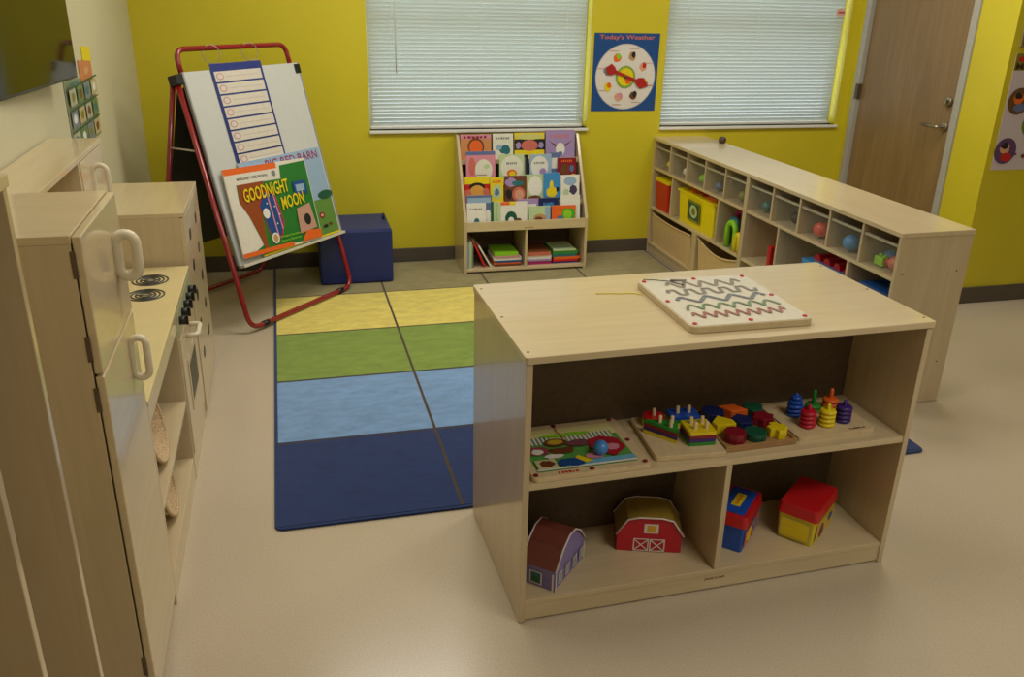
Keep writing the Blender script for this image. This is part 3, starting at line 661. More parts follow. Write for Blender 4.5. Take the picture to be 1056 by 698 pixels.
for i in range(4): q.prism([(.045, .01 + i * .08, .155), (.045, .07 + i * .08, .155), (.045, .055 + i * .08, .185), (.045, .025 + i * .08, .185)], (.16, 0, 0), cR)
q.build('comb_top', t, .002, label='red notched top')
t = thing('picture_box', 'blue illustrated box in the nearest cubby of the second row', 'box', onb(.018, .03, R2 + .0005), BR)
g = MB().box(0, .26, 0, .21, 0, .185, cDB); g.build('box_body', t, .003)
g = MB(); A = Art(g, (-.0005, .21, 0), (0, -1, 0), (0, 0, 1), .21, .185); A.rect(.03, .05, .97, .95, C('box_cyan', (40, 130, 200))); A.rect(.1, .35, .8, .6, cW); A.bars(.12, .38, .66, .18, cDB); A.blob(.8, .3, .12, .2, cLM, 1); g.build('front_print', t)

# fabric bins in the lowest row
def cloth_bin(label, y0, y1, h_, tilt):
    t = thing('storage_tub', label, 'bin', onb(.012, y0, R3 + .0005), BR, group=None)
    L_ = y1 - y0; mt = mat('tan_tub_plastic', (212, 184, 140), .45, .04, 30)
    b_ = MB(); d = .30; n_ = 12
    # front wall with a dipped lip
    top = [(0, L_ * k / n_, h_ - .035 * math.sin(PI * k / n_) * tilt) for k in range(n_ + 1)]
    b_.prism([(.014, .016, 0)] + [(0.0, y, z) for _, y, z in top] + [(.014, L_ - .016, 0)], (.006, 0, 0), mt)
    b_.box(.014, d, .012, .018, 0, h_, mt).box(.014, d, L_ - .018, L_ - .012, 0, h_, mt).box(d - .006, d, .018, L_ - .018, 0, h_, mt).box(.014, d, .012, L_ - .012, 0, .006, mt)
    b_.build('tub_body', t, .001)
    MB().tube([(-.002, y, z) for _, y, z in top], .006, mt, 8).build('rim', t)
    return t
cloth_bin('tan storage tub on the bottom row beside the window wall', 4.80 - BY, BD - T - .01, .205, .35)
cloth_bin('tan storage tub with dipped front on the bottom row, right of the other tub', mid + T + .01, 4.70 - BY, .215, 1.2)
kn = MB().lathe([(.018, 0), (.024, .01), (.026, .026), (.018, .038), (.008, .042)], (0, 0, 0), C('dark_knob', (66, 50, 44)), 16).build('rubber_stopper'); tag(kn, 'small dark brown stopper standing on the rear edge of the cubby cabinet', 'stopper', loc=onb(.33, 5.12 - BY, BH + .0005))

# ------------------------------------------------------------------ book display rack
KX, KY, KW, KD = 1.04, 5.11, .805, .335
bk = thing('book_rack', 'birch book display stand with tiered books under the left window', 'book rack', (KX, KY, RZ), -.012)
for x in (0, KW - T):
    MB().prism([(x, 0, 0), (x, KD, 0), (x, KD, .825), (x, KD - .06, .825), (x, .0, .335)], (T, 0, 0), BIRCHZ).build('side_panel', bk, .0015)
bx('back_panel', bk, T, KW - T, KD - .01, KD - .002, .02, .82, DARKBACK)
bx('storage_top', bk, T, KW - T, .02, KD - .01, .285, .300, BIRCH)
bx('bottom_shelf', bk, T, KW - T, .004, KD - .01, .012, .03, BIRCH)
bx('divider', bk, .395, .411, .01, KD - .01, .03, .285, BIRCHZ)
g = MB().box(T, KW - T, .002, .018, .275, .333, BIRCH); A = Art(g, (.385, .0018, .283), (1, 0, 0), (0, 0, 1), .06, .011); A.text('Jonti-Craft', 0, 0, 1, 1, cBR); g.build('front_ledge', bk)
TIER = [(.025, .300), (.095, .435), (.160, .555), (.222, .680)]   # y, z of every tier (front one first)
for (y, z) in TIER[1:]:
    MB().box(T, KW - T, y - .008, y + .045, z - .008, z, BIRCH).box(T, KW - T, y - .014, y - .008, z - .025, z + .002, BIRCH).build('display_ledge', bk, .001)
tilt = math.radians(7)
def book(x0, x1, tier, ztop, label, cover, art, lift=0.0, th=.007):
    y, z = TIER[tier - 1]; w_ = x1 - max(x0, 1.0625) - .003; hgt = (ztop - z - RZ) / math.cos(tilt); y += lift
    o = MB(); o.box(0, w_, 0, th, 0, hgt, cover); o.box(.002, w_ + .0003, .0012, th - .0012, .0015, hgt + .0004, PAPER)
    A = Art(o, (0, -.0001, 0), (1, 0, 0), (0, 0, 1), w_, hgt, .00035); art(A)
    ob = o.build('picture_book')
    x0 = max(x0, 1.0625); q_ = -.012; dx = x0 - KX
    ob.location = (KX + dx * math.cos(q_) - y * math.sin(q_), KY + dx * math.sin(q_) + y * math.cos(q_), RZ + z + .001); ob.rotation_euler = (-tilt, 0, q_)
    ob['label'] = label; ob['category'] = 'book'; ob['group'] = 'picture books in the display rack'
    return ob
def a_orange(A): A.rect(0, .82, 1, 1, cPK); A.ell(.5, .5, .27, .36, cBR); A.ell(.5, .48, .22, .3, cO); A.bars(.1, .85, .8, .1, cM)
def a_teal(A): A.rect(.05, .05, .95, .95, C('cover_ivory', (224, 224, 206))); A.blob(.62, .35, .3, .2, cTL, 3); A.blob(.3, .45, .16, .12, cSKY, 4); A.bars(.15, .78, .7, .1, cGY)
def a_hat(A): A.rect(0, 0, 1, .32, cY); A.rect(0, .32, 1, .75, cK); A.ell(.5, .5, .28, .22, cSAL); A.ell(.5, .85, .46, .12, C('cover_straw', (206, 204, 120))); A.blob(.12, .5, .1, .14, cLV, 2); A.blob(.88, .5, .1, .14, cLV, 3)
def a_purple(A): A.bars(.15, .72, .7, .16, C('cover_rose', (196, 120, 140))); A.poly([(.1, .62), (.42, .42), (.36, .36)], cBR); A.poly([(.9, .62), (.58, .42), (.64, .36)], cBR); A.ell(.5, .3, .16, .24, cW); A.ell(.5, .14, .08, .08, cTB)
def a_pink(A): A.rect(0, .88, 1, 1, cTB); A.ell(.2, .5, .12, .3, cSAL); A.ell(.6, .38, .3, .36, C('cover_ivory', (224, 224, 206))); A.blob(.7, .5, .1, .08, cMINT, 4); A.rect(.35, .2, .7, .23, cGY)
def a_cream(A): A.ell(.5, .5, .45, .46, C('cover_ivory', (224, 224, 206))); A.bars(.28, .62, .44, .1, cGY); A.ell(.5, .28, .2, .15, cO); A.ell(.52, .26, .13, .1, cY)
def a_white(A): A.ell(.45, .52, .4, .42, C('cover_snow', (228, 226, 218))); A.blob(.6, .3, .18, .16, cLV, 1); A.bars(.2, .62, .5, .1, cGY)
def a_red(A): A.blob(.4, .45, .25, .3, cBR, 1); A.blob(.75, .5, .12, .18, cTB, 2); A.blob(.85, .12, .15, .14, cY, 3); A.bars(.2, .8, .6, .12, cO)
def a_face(A): A.rect(0, .72, 1, 1, cY); A.rect(0, .5, 1, .72, cR); A.ell(.5, .62, .32, .16, cK); A.ell(.5, .42, .3, .26, C('cover_skin', (220, 160, 70))); A.ell(.14, .38, .12, .14, cSAL); A.ell(.86, .42, .12, .14, cSAL)
def a_yell(A): A.ell(.52, .42, .36, .3, cMINT); A.blob(.5, .4, .2, .16, cTB, 2); A.bars(.15, .78, .7, .14, cO)
def a_coll(A): A.blob(.3, .75, .28, .18, cLV, 1); A.blob(.6, .7, .3, .12, cTL, 2); A.ell(.64, .28, .3, .28, cSAL); A.ell(.66, .26, .2, .2, cPE); A.blob(.2, .3, .16, .22, cK, 4)
def a_lime(A): A.ell(.55, .55, .38, .4, cW); A.blob(.5, .1, .4, .1, cBR, 2)
def a_boat(A): A.blob(.5, .3, .36, .24, cY, 1); A.ell(.48, .55, .12, .18, cY); A.rect(0, 0, 1, .12, cTL); A.blob(.85, .4, .1, .1, cK, 2)
def a_pale(A): A.ell(.5, .75, .35, .18, cSKY); A.blob(.68, .4, .24, .2, C('cover_slate', (70, 60, 90)), 3); A.blob(.28, .3, .18, .16, cMINT, 4)
def a_blue(A): A.rect(.05, .75, .95, .92, cSKY); A.blob(.85, .3, .12, .25, cW, 2)
def a_wht(A): A.bars(.15, .72, .7, .08, cGY); A.blob(.5, .25, .16, .12, cTL, 2)
def a_dgrn(A): A.rect(0, 0, .4, 1, cDG)
def a_cat(A): A.rect(0, .86, .5, 1, cO); A.rect(.4, .86, .6, 1, cY); A.ell(.45, .3, .2, .3, cDG); A.ell(.45, .2, .1, .16, cW); A.blob(.7, .2, .12, .1, cBR, 2); A.rect(0, 0, .1, 1, cMINT)
def a_lav(A): A.rect(.05, .4, .9, .8, C('cover_snow', (228, 226, 218)))
def a_navy(A): A.bars(.3, .6, .5, .25, cLB)
def a_pgr(A): A.rect(.75, 0, 1, .95, cSKY); A.ell(.5, .35, .3, .22, cTN); A.blob(.45, .3, .2, .12, cBR, 2)
def a_toy(A): A.ell(.7, .5, .28, .42, C('cover_leaf', (60, 170, 40))); A.ell(.66, .5, .18, .3, cLM); A.ell(.35, .25, .14, .2, cTB); A.rect(0, .82, 1, 1, cO)
BKS = [(1.052, 1.262, 4, .842, 'orange picture book with pink band, top left of the rack', C('cover_apricot', (206, 140, 84)), a_orange, .02),
 (1.271, 1.405, 4, .845, 'ivory picture book with teal figure, second on the top tier', cW, a_teal, .02),
 (1.412, 1.612, 4, .848, 'yellow and black book with straw hat face, top tier', cY, a_hat, .02),
 (1.618, 1.815, 4, .862, 'purple book with white creature, top right of the rack', cLV, a_purple, .02),
 (1.083, 1.272, 3, .750, 'pink book with large ivory oval, left on the second tier', cPK, a_pink, .0),
 (1.296, 1.46, 3, .728, 'pale green book with oval and yellow spot, second tier', cMINT, a_cream, .0),
 (1.455, 1.49, 3, .722, 'dark thin book between two oval-cover books, second tier', cK, lambda A: A.rect(.1, .1, .4, .9, cGY), .012),
 (1.494, 1.640, 3, .725, 'white book with lilac blot, right of centre on the second tier', cSKY, a_white, .0),
 (1.632, 1.70, 3, .732, 'blue book half hidden behind a red one, second tier', cTB, a_lav, .014),
 (1.678, 1.806, 3, .700, 'red book with brown picture, right end of the second tier', cM, a_red, -.001),
 (1.050, 1.222, 2, .605, 'yellow and red book with smiling face, left on the third tier', cO, a_face, .0),
 (1.224, 1.312, 2, .598, 'narrow yellow book with pale oval, third tier', cY, a_yell, .0),
 (1.316, 1.462, 2, .606, 'dark collage book with round pink face, middle of the third tier', cBR, a_coll, .0),
 (1.452, 1.578, 2, .608, 'lime and white book right of the collage book', cMINT, a_lime, .012),
 (1.572, 1.682, 2, .618, 'sky blue book with yellow toys, third tier', cLB, a_boat, .0),
 (1.686, 1.812, 2, .602, 'pale book with dark slate shape, right end of the third tier', cW, a_pale, .0),
 (1.058, 1.228, 1, .500, 'blue-grey book behind a white one, left on the front tier', cTB, a_blue, .014),
 (1.058, 1.186, 1, .456, 'small white book with teal blot, front left of the rack', cW, a_wht, .0),
 (1.216, 1.262, 1, .460, 'narrow dark green book on the front tier', cMINT, a_dgrn, .008),
 (1.258, 1.452, 1, .458, 'white book with green hump, orange and yellow top band', C('cover_snow', (228, 226, 218)), a_cat, -.001),
 (1.390, 1.530, 1, .468, 'lavender book behind the front tier, mostly hidden', cLV, a_lav, .017),
 (1.518, 1.664, 1, .470, 'navy book peeking up behind the front tier', cN, a_navy, .019),
 (1.462, 1.604, 1, .425, 'pale green book with tan picture, front tier', cMINT, a_pgr, .0),
 (1.672, 1.805, 1, .484, 'white book behind the green toy cover, front right', C('cover_snow', (228, 226, 218)), a_lav, .012),
 (1.610, 1.772, 1, .425, 'orange and leaf green book at the front right of the rack', cO, a_toy, -.001)]
for a in BKS: book(*a[:7], lift=a[7])
# books in the lower part
def flat_book(x0, x1, y0, y1, z0, th, mt, label, rz=0, name='picture_book', grp='books stored flat in the rack'):
    o = MB(); w_, d = x1 - x0, y1 - y0
    o.box(0, w_, 0, d, 0, .0016, mt).box(0, w_, 0, d, th - .0016, th, mt).box(0, .0018, 0, d, .0016, th - .0016, mt).box(.002, w_ - .003, .003, d - .003, .0016, th - .0016, PAPER)
    o.box(-.0004, w_ , -.0006, .0, 0, th, mt)
    ob = o.build(name); tag(ob, label, 'book', grp, (x0, y0, z0), rz); return ob
LZ = RZ + .0305
specs = [(1.245, [(cBR, .014, 'brown', .17), (cO, .010, 'orange', .18), (cDB, .012, 'blue', .175), (cW, .020, 'white', .18), (cPK, .01, 'pale pink', .165), (cLM, .02, 'lime', .155)], 'left-hand stack'),
         (1.462, [(cMG, .022, 'magenta', .165), (cLV, .012, 'lilac', .16), (cW, .024, 'white', .165), (cSAL, .022, 'salmon', .155), (cBR, .010, 'dark brown', .15)], 'middle stack'),
         (1.635, [(cP, .012, 'purple', .175), (cR, .012, 'red', .17), (cO, .018, 'orange', .18), (cTL, .018, 'dark teal', .165), (cG, .020, 'green', .17), (cMINT, .008, 'pale green', .15)], 'right-hand stack')]
for (x, ls, pl) in specs:
    z = LZ
    for i, (mt, th, cn, w_) in enumerate(ls):
        j = (random.random() - .5) * .012
        flat_book(x + j + (.0), x + j + w_, KY + .03 + abs(j), KY + .23, z, th, mt, '%s book lying in the %s at the bottom of the rack' % (cn, pl), rz=-.012); z += th + .0006
for i, (x, lean, hgt, th, mt, cn) in enumerate(((1.062, 0, .165, .014, cSKY, 'light blue upright'), (1.078, 0, .17, .016, cMINT, 'pale green upright'), (1.096, 0, .15, .008, cGY, 'grey upright'), (1.140, -.42, .185, .012, cR, 'red leaning'), (1.180, -.52, .16, .010, cW, 'white leaning'))):
    o = MB().box(0, th, 0, .2, 0, hgt, mt).box(.0015, th - .0015, .002, .201, .002, hgt + .0006, PAPER).build('picture_book')
    tag(o, '%s book at the bottom left of the rack' % cn, 'book', 'upright and leaning books in the rack', (x, KY + .03, LZ + .001)); o.rotation_euler = (0, lean, -.012)
    if lean: o.location.x = x + .035; o.location.z = LZ + .001 + 0.0

# ------------------------------------------------------------------ blue foam cube
FOAM = mat('navy_vinyl', (30, 46, 112), .45, .05, 20)
cb = thing('foam_cube', 'navy blue padded cube seat standing by the window wall', 'seat', (.150, 5.05, RZ), -.004)
m_ = MB(); m_.box(0, .436, 0, .40, 0, .335, FOAM); m_.build('cushion', cb, .014)
pp = MB(); pp.tube([(.008, .004, .328), (.428, .004, .328), (.432, .396, .328), (.004, .396, .328)], .003, FOAM, 6, closed=True); pp.build('piping', cb)
q = MB(); q.tube(rounded([(.41, .25, .332), (.41, .25, .355), (.415, .29, .355), (.415, .29, .332)], .01), .009, mat('navy_strap', (22, 30, 70), .6), 8); q.build('handle_strap', cb)

# ------------------------------------------------------------------ easel
d = V((.675, .738, 0)).normalized(); nrm = V((d.y, -d.x, 0)); F = V((.03, 4.64, 0))
apex = F - nrm * .34 + V((0, 0, 1.278)); up = (apex - F).normalized(); NB = d.cross(up).normalized()
if NB.dot(nrm) < 0: NB = -NB
rb = F - nrm * .68; upr = (apex - rb).normalized()
ez = thing('easel', 'red tube A-frame whiteboard easel standing by the back left corner', 'easel', (F.x - nrm.x * .34, F.y - nrm.y * .34, 0))
off = V((F.x - nrm.x * .34, F.y - nrm.y * .34, 0))
def E(s_, t_, o_=0): return F + d * s_ + up * t_ + NB * o_ - off
def Er(s_, t_, o_=0): return rb + d * s_ + upr * t_ + NB * o_ - off
Lf = (apex - F).length; c0 = .025; hw = .42
r_ = .0135; FZ = .0145 + RZ * .9
MB().tube(rounded([E(c0 - hw, 1.30), E(c0 - hw, .0285), E(c0 + hw, .0285), E(c0 + hw, 1.30)], .075, 6), r_, RED, 12).build('front_frame', ez)
MB().tube(rounded([Er(c0 - hw, 1.28, -.01), Er(c0 - hw + .02, .0285), Er(c0 + hw - .02, .0285), Er(c0 + hw, 1.28, -.01)], .09, 6), r_, RED, 12).build('rear_frame', ez)
MB().tube(rounded([E(c0 - hw + .04, 1.30, .0), E(c0 - hw + .04, 1.435), E(c0 + hw - .03, 1.43), E(c0 + hw - .03, 1.30, .0)], .07, 6), r_, RED, 12).build('top_handle', ez)
def slab(s0, s1, t0, t1, o0, o1, mt, name, P=E, b=0.001):
    m = MB(); vs = [P(a, b_, c) for a in (s0, s1) for b_ in (t0, t1) for c in (o0, o1)]
    m.add(vs, [(0, 1, 3, 2), (4, 6, 7, 5), (0, 4, 5, 1), (2, 3, 7, 6), (0, 2, 6, 4), (1, 5, 7, 3)], mt)
    bm = bmesh.new(); me = bpy.data.meshes.new('x'); me.from_pydata(m.v, [], m.f); bm.from_mesh(me); bmesh.ops.recalc_face_normals(bm, faces=bm.faces); m.f = [[v.index for v in f.verts] for f in bm.faces]; bm.free(); bpy.data.meshes.remove(me)
    return m.build(name, ez, b)
slab(-.36, .455, .36, 1.325, .006, .018, BOARD, 'whiteboard')
slab(-.36, .455, .345, .360, .006, .050, mat('tray_pale', (205, 200, 182), .4), 'marker_tray')
slab(-.369, -.359, .36, 1.325, .004, .0205, C('board_trim', (150, 152, 152)), 'board_trim'); slab(.454, .464, .36, 1.325, .004, .0205, C('board_trim', (150, 152, 152)), 'board_trim')
slab(c0 - hw + .022, c0 + hw - .022, .35, 1.25, -.004, .004, CHALK, 'chalkboard', Er)
for s_ in (c0 - hw, c0 + hw):
    slab(s_ - .022, s_ + .022, 1.268, 1.318, -.035, .024, BLACK, 'hinge_bracket', E, .004)
MB().tube([E(c0 - hw, .95), Er(c0 - hw, .95)], .005, mat('pale_rod', (200, 190, 180), .3), 8).build('spreader_bar', ez)
for s_ in (c0 - hw + .11, c0 + hw - .11):
    MB().tube([E(s_ - .02, .0285), E(s_ + .02, .0285)], .0165, BLACK, 10).build('rubber_foot', ez)
# pocket chart on rings
pc = thing('pocket_chart', 'blue-edged schedule pocket chart hanging from two rings on the easel', 'chart', off)
g = MB(); NAV = C('chart_navy', (34, 48, 124), .6)
def EP(s_, t_, o_): return E(s_, t_, o_)
A0 = EP(-.19, .80, .0215); 
m = MB(); PTS = [EP(-.19, .80, .0215), EP(.17, .80, .0215), EP(.17, 1.352, .0215), EP(-.19, 1.352, .0215)]; m.prism(PTS, NB * .002, NAV)
A = Art(m, EP(-.19, .80, .0237), d, up, .36, .552, .00015)
if A.N.dot(NB) < 0: A.N = -A.N
for i in range(9):
    t1 = .93 - i * .108; 
    if t1 - .098 < 0: break
    A.rect(.045, t1 - .092, .955, t1, C('chart_pocket', (214, 206, 192), .5)); A.ell(.14, t1 - .045, .07, .032, C('chart_stamp', (190, 150, 150))); A.ell(.14, t1 - .045, .05, .022, C('chart_stamp2', (220, 205, 196)))
    A.rect(.25, t1 - .05, .9, t1 - .046, C('chart_rule', (188, 170, 170)))
m.build('chart_sheet', pc)
for s_ in (-.15, .115):
    MB().tube(arc(EP(s_, 1.40, .02), .045, 0, 2 * PI, 20, tuple(d * .9 + NB * .4), tuple(up))[:-1], .002, STEEL, 6, closed=True).build('ring', pc)
# big books on the tray
def bigbook(label, s0, t0, w_, h_, ang, o_, th, art, cover):
    U = (d * math.cos(ang) + up * math.sin(ang)); Wv = (up * math.cos(ang) - d * math.sin(ang))
    O = E(s0, t0, o_); m = MB(); P = [O, O + U * w_, O + U * w_ + Wv * h_, O + Wv * h_]
    m.prism(P, NB * .002, PAPER); m.prism([p + NB * .002 for p in P], NB * (th - .002), cover)
    A = Art(m, O + NB * (th + .0001), U, Wv, w_, h_, .0004)
    if A.N.dot(NB) < 0: A.N = -A.N
    art(A); ob = m.build('big_book'); tag(ob, label, 'book', 'large picture books on the easel', off); return ob
def art_moon(A):
    wp = C('book_white', (226, 220, 206)); 
    A.rect(0, .93, .62, 1, cO); A.rect(0, .81, .62, .93, wp); A.text('MARGARET WISE BROWN', .13, .855, .36, .032, cK); A.blob(.57, .88, .03, .04, cGY, 1)
    A.poly([(.14, .04), (.99, .02), (.99, .97), (.66, .955), (.64, .80), (.11, .81), (.10, .62), (.17, .45), (.26, .1)], C('book_green', (34, 120, 44)))
    A.poly([(.12, .81), (.42, .81), (.40, .6), (.32, .5), (.30, .04), (.26, .04), (.24, .2), (.17, .45), (.10, .62)], C('book_rust', (150, 70, 26)))
    A.rect(.0, .0, .62, .05, cO); A.poly([(.31, .55), (.39, .71), (.52, .66), (.56, .30), (.50, .14), (.37, .10)], cR)
    A.poly([(.315, .54), (.39, .68), (.51, .64), (.545, .30), (.49, .16), (.375, .12)], cDB); A.poly([(.42, .68), (.435, .68), (.46, .14), (.445, .14)], cPK); A.poly([(.49, .65), (.505, .65), (.53, .22), (.515, .22)], cPK)
    for (x, y) in ((.36, .4), (.40, .55), (.47, .3), (.48, .5), (.52, .4)): A.ell(x, y, .008, .01, cW, 8)
    A.ell(.365, .44, .04, .06, cW); A.ell(.405, .14, .045, .065, cW); A.ell(.405, .14, .03, .045, cTN)
    A.poly([(.72, .12), (.74, .42), (.92, .46), (.95, .15)], C('book_flesh', (196, 150, 132))); A.ell(.85, .27, .045, .07, cK); A.poly([(.72, .02), (.80, .14), (.99, .12), (.99, .02)], cO)
    A.rect(.76, .58, .93, .74, cDB); A.rect(.79, .62, .9, .7, cSKY)
    A.text('GOODNIGHT', .15, .60, .55, .155, cY, .04); A.text('MOON', .57, .44, .29, .15, cY, .03)
    A.text('by Margaret Wise Brown', .46, .12, .25, .03, cLM); A.text('Pictures by Clement Hurd', .46, .07, .25, .03, cLM)
def art_barn(A):
    A.rect(0, 0, 1, .42, C('book_grass', (96, 140, 62))); A.rect(0, .42, 1, 1, cSKY); A.text('BIG RED BARN', .30, .885, .66, .09, C('book_plum', (150, 50, 100)))
    A.ell(.62, .5, .14, .22, C('book_barn', (170, 66, 54))); A.ell(.93, .46, .1, .05, cDG); A.ell(.82, .24, .035, .035, cM); A.ell(.82, .24, .018, .018, cPE); A.blob(.83, .11, .035, .02, cK, 1); A.blob(.9, .12, .03, .02, cBR, 2); A.rect(0, 0, 1, .02, cY)
bigbook('big landscape book with red barn lettering on sky, behind the green one', -.20, .364, .625, .492, -.003, .027, .008, art_barn, cW)
bigbook('big landscape book with green cover and yellow title, frontmost on the easel', -.345, .388, .602, .452, -.045, .0375, .009, art_moon, C('book_white', (226, 220, 206)))

# ------------------------------------------------------------------ weather poster on the back wall
wp_ = thing('weather_poster', 'blue weather dial poster with red arrow between the two windows', 'poster'); onwall(wp_)
g = MB(); g.prism([(1.945, -.003, .968), (2.388, -.003, .968), (2.388, -.003, 1.45), (1.945, -.003, 1.45)], (0, .002, 0), cDB)
A = Art(g, (1.945, -.0032, .968), (1, 0, 0), (0, 0, 1), .443, .482, .00015)
A.text("Today's Weather", .08, .905, .84, .075, cSAL); A.ell(.505, .445, .462, .425, C('dial_edge', (190, 186, 190)), 40); A.ell(.505, .445, .45, .413, C('dial_white', (226, 220, 214)), 40)
for i in range(8):
    a = PI / 8 + i * PI / 4 + .1; x, y = .505 + .30 * math.cos(a), .445 + .275 * math.sin(a)
    A.blob(x, y, .065, .06, [cPE, cTN, cO, cGY, cY, cPE, cBR, cTB][i], i); A.blob(x + .02, y + .02, .035, .04, [cR, cK, cLM, cTL, cO, cPK, cK, cY][i], i + 9)
    A.line([(x - .07 + .1 * math.cos(a), y + .1 * math.sin(a)), (x + .07 + .1 * math.cos(a), y + .1 * math.sin(a))], .005, C('dial_text', (196, 160, 160)))
A.ell(.505, .445, .15, .145, C('hub_green', (130, 170, 50)), 28); A.ell(.505, .445, .12, .115, cY, 28); A.ell(.55, .4, .05, .05, cO); A.ell(.505, .445, .022, .022, cBR)
g.build('poster_sheet', wp_)
g = MB(); A = Art(g, (1.945, -.013, .968), (1, 0, 0), (0, 0, 1), .443, .482, .0006)
u = V((.93, -.33)).normalized(); vv = V((-u.y, u.x))
def pt(a, b_): return (.505 + u.x * a + vv.x * b_, .455 + u.y * a + vv.y * b_)
P = [pt(*q) for q in ((-.33, 0), (-.27, .075), (-.20, .05), (-.17, .02), (.17, .02), (.20, .05), (.27, .075), (.38, 0), (.27, -.075), (.20, -.05), (.17, -.02), (-.17, -.02), (-.20, -.05), (-.27, -.075))]
m = MB(); m.prism([A.p(x, y) for x, y in P], (0, .002, 0), C('spinner_red', (176, 30, 30))); m.cyl(A.p(.505, .45), .009, .008, cBR, 12, R=Matrix.Rotation(PI / 2, 3, 'X')); m.build('spinner_arrow', wp_)

# ------------------------------------------------------------------ posters on the recess wall at right
PO = mat('poster_lilac_white', (206, 194, 204), .5, .02)
t = thing('classroom_poster', 'pale poster with round photos of children at the right edge', 'poster', (0, CY - .0002, 0))
g = MB(); x0, z0 = 3.862, .80; PWd, PHt = .52, .63
g.prism([(x0, -.002, z0), (x0 + PWd, -.002, z0), (x0 + PWd, -.002, z0 + PHt), (x0, -.002, z0 + PHt)], (0, .002, 0), PO)
A = Art(g, (x0, -.0022, z0), (1, 0, 0), (0, 0, 1), PWd, PHt, .00015)
A.rect(0, .86, 1, 1, C('poster_band', (128, 118, 48))); A.text('The', .16, .93, .2, .055, cK); A.text('MUSIC', .02, .865, .42, .06, C('poster_title', (70, 50, 30))); A.blob(.08, .955, .05, .025, cR, 3)
for (cx_, cz_, r1, c1, c2, c3) in ((.16, .60, .14, C('photo_brown', (100, 66, 44)), cO, cTB), (.40, .40, .13, C('photo_green', (100, 130, 40)), cY, cG), (.13, .17, .14, C('photo_purple', (90, 60, 110)), cPE, cR), (.62, .66, .14, cBR, cPE, cDB), (.68, .18, .14, cTB, cPE, cY)):
    A.ell(cx_, cz_, r1, r1 * PWd / PHt, c1, 26); A.blob(cx_ - .01, cz_ + .02, .07, .05, c2, 1); A.blob(cx_ + .02, cz_ - .055, .075, .04, c3, 2); A.blob(cx_ - .02, cz_ + .045, .05, .03, cK, 5)
A.blob(.27, .14, .02, .012, cBR, 3); A.blob(.38, .12, .03, .02, cBR, 3)
g.build('poster_sheet', t)
t = thing('framed_notice', 'black notice in a thin tan frame above the pale photo poster', 'poster', (0, CY - .0005, 0))
x0 = 3.862; MB().box(x0, x0 + .3, -.012, .0, 1.462, 1.70, mat('tan_frame', (140, 124, 70), .5)).build('frame', t, .002)
g = MB(); A = Art(g, (x0 + .014, -.0122, 1.476), (1, 0, 0), (0, 0, 1), .272, .21); A.rect(0, 0, 1, 1, cK); A.bars(.3, .4, .6, .15, cGY); g.build('notice_sheet', t)

# ------------------------------------------------------------------ screen and chart on the left wall
t = thing('wall_screen', 'large dark glossy screen mounted high on the left wall', 'screen', (LX, 0, 0))
SCR, nt, b = base('glossy_screen'); b.inputs['Base Color'].default_value = lin((26, 25, 14)); b.inputs['Roughness'].default_value = .06; b.inputs['Specular IOR Level'].default_value = .32
z0 = 1.36; t.location = (-.703, 3.519, 0); t.rotation_euler = (0, 0, -.096)
bx('bezel', t, -.013, -.003, -.735, 0, z0, z0 + .50, mat('screen_bezel', (20, 20, 20), .3), .003)
bx('panel', t, -.0035, 0, -.725, -.010, z0 + .010, z0 + .49, SCR, 0)
bx('wall_mount', t, -.040, -.013, -.36, -.2, 1.5, 1.7, HINGE)
t = thing('wall_chart', 'small picture chart of green and grey rows on the left wall', 'chart', (LX, 0, 0))
g = MB(); Y0, Y1, Z0, Z1 = 3.66, 4.23, 1.06, 1.335
g.prism([(.001, Y0, Z0), (.001, Y1, Z0), (.001, Y1, Z1 - .03), (.001, Y0, Z1)], (.002, 0, 0), C('chart_grey_green', (140, 150, 120), .5))
A = Art(g, (.0031, Y0, Z0), (0, 1, 0), (0, 0, 1), Y1 - Y0, Z1 - Z0, .0005)
for k in range(3):
    for j in range(4):
        A.rect(.04 + j * .24, .04 + k * .3, .24 + j * .24, .26 + k * .3, [C('cg1', (176, 178, 160)), C('cg2', (96, 130, 90)), C('cg3', (120, 134, 150)), C('cg4', (190, 176, 140))][(j + 2 * k) % 4]); A.blob(.14 + j * .24, .15 + k * .3, .06, .07, [cTL, cW, cOL, cBR][(j + k) % 4], j + k)
    A.rect(0, .28 + k * .3, 1, .305 + k * .3, cDG)
A.bars(.06, .9, .3, .06, cTL)
g.build('chart_sheet', t)
g = MB(); g.prism([(.001, 3.97, 1.30), (.001, 4.22, 1.29), (.001, 4.22, 1.365), (.001, 3.97, 1.385)], (.003, 0, 0), C('orange_note', (206, 130, 84), .5)); A = Art(g, (.0042, 4.0, 1.31), (0, 1, 0), (0, 0, 1), .2, .05); A.blob(.5, .5, .25, .35, cPE, 1)
ob = g.build('orange_note'); tag(ob, 'orange note above the small picture chart', 'note', loc=(LX, 0, 0))
g = MB(); g.prism([(.001, 4.07, 1.375), (.001, 4.24, 1.365), (.001, 4.24, 1.42), (.001, 4.07, 1.435)], (.003, 0, 0), C('yellow_note', (232, 214, 40), .5)); ob = g.build('yellow_note'); tag(ob, 'bright yellow note beside the big screen, above the orange one', 'note', loc=(LX, 0, 0))

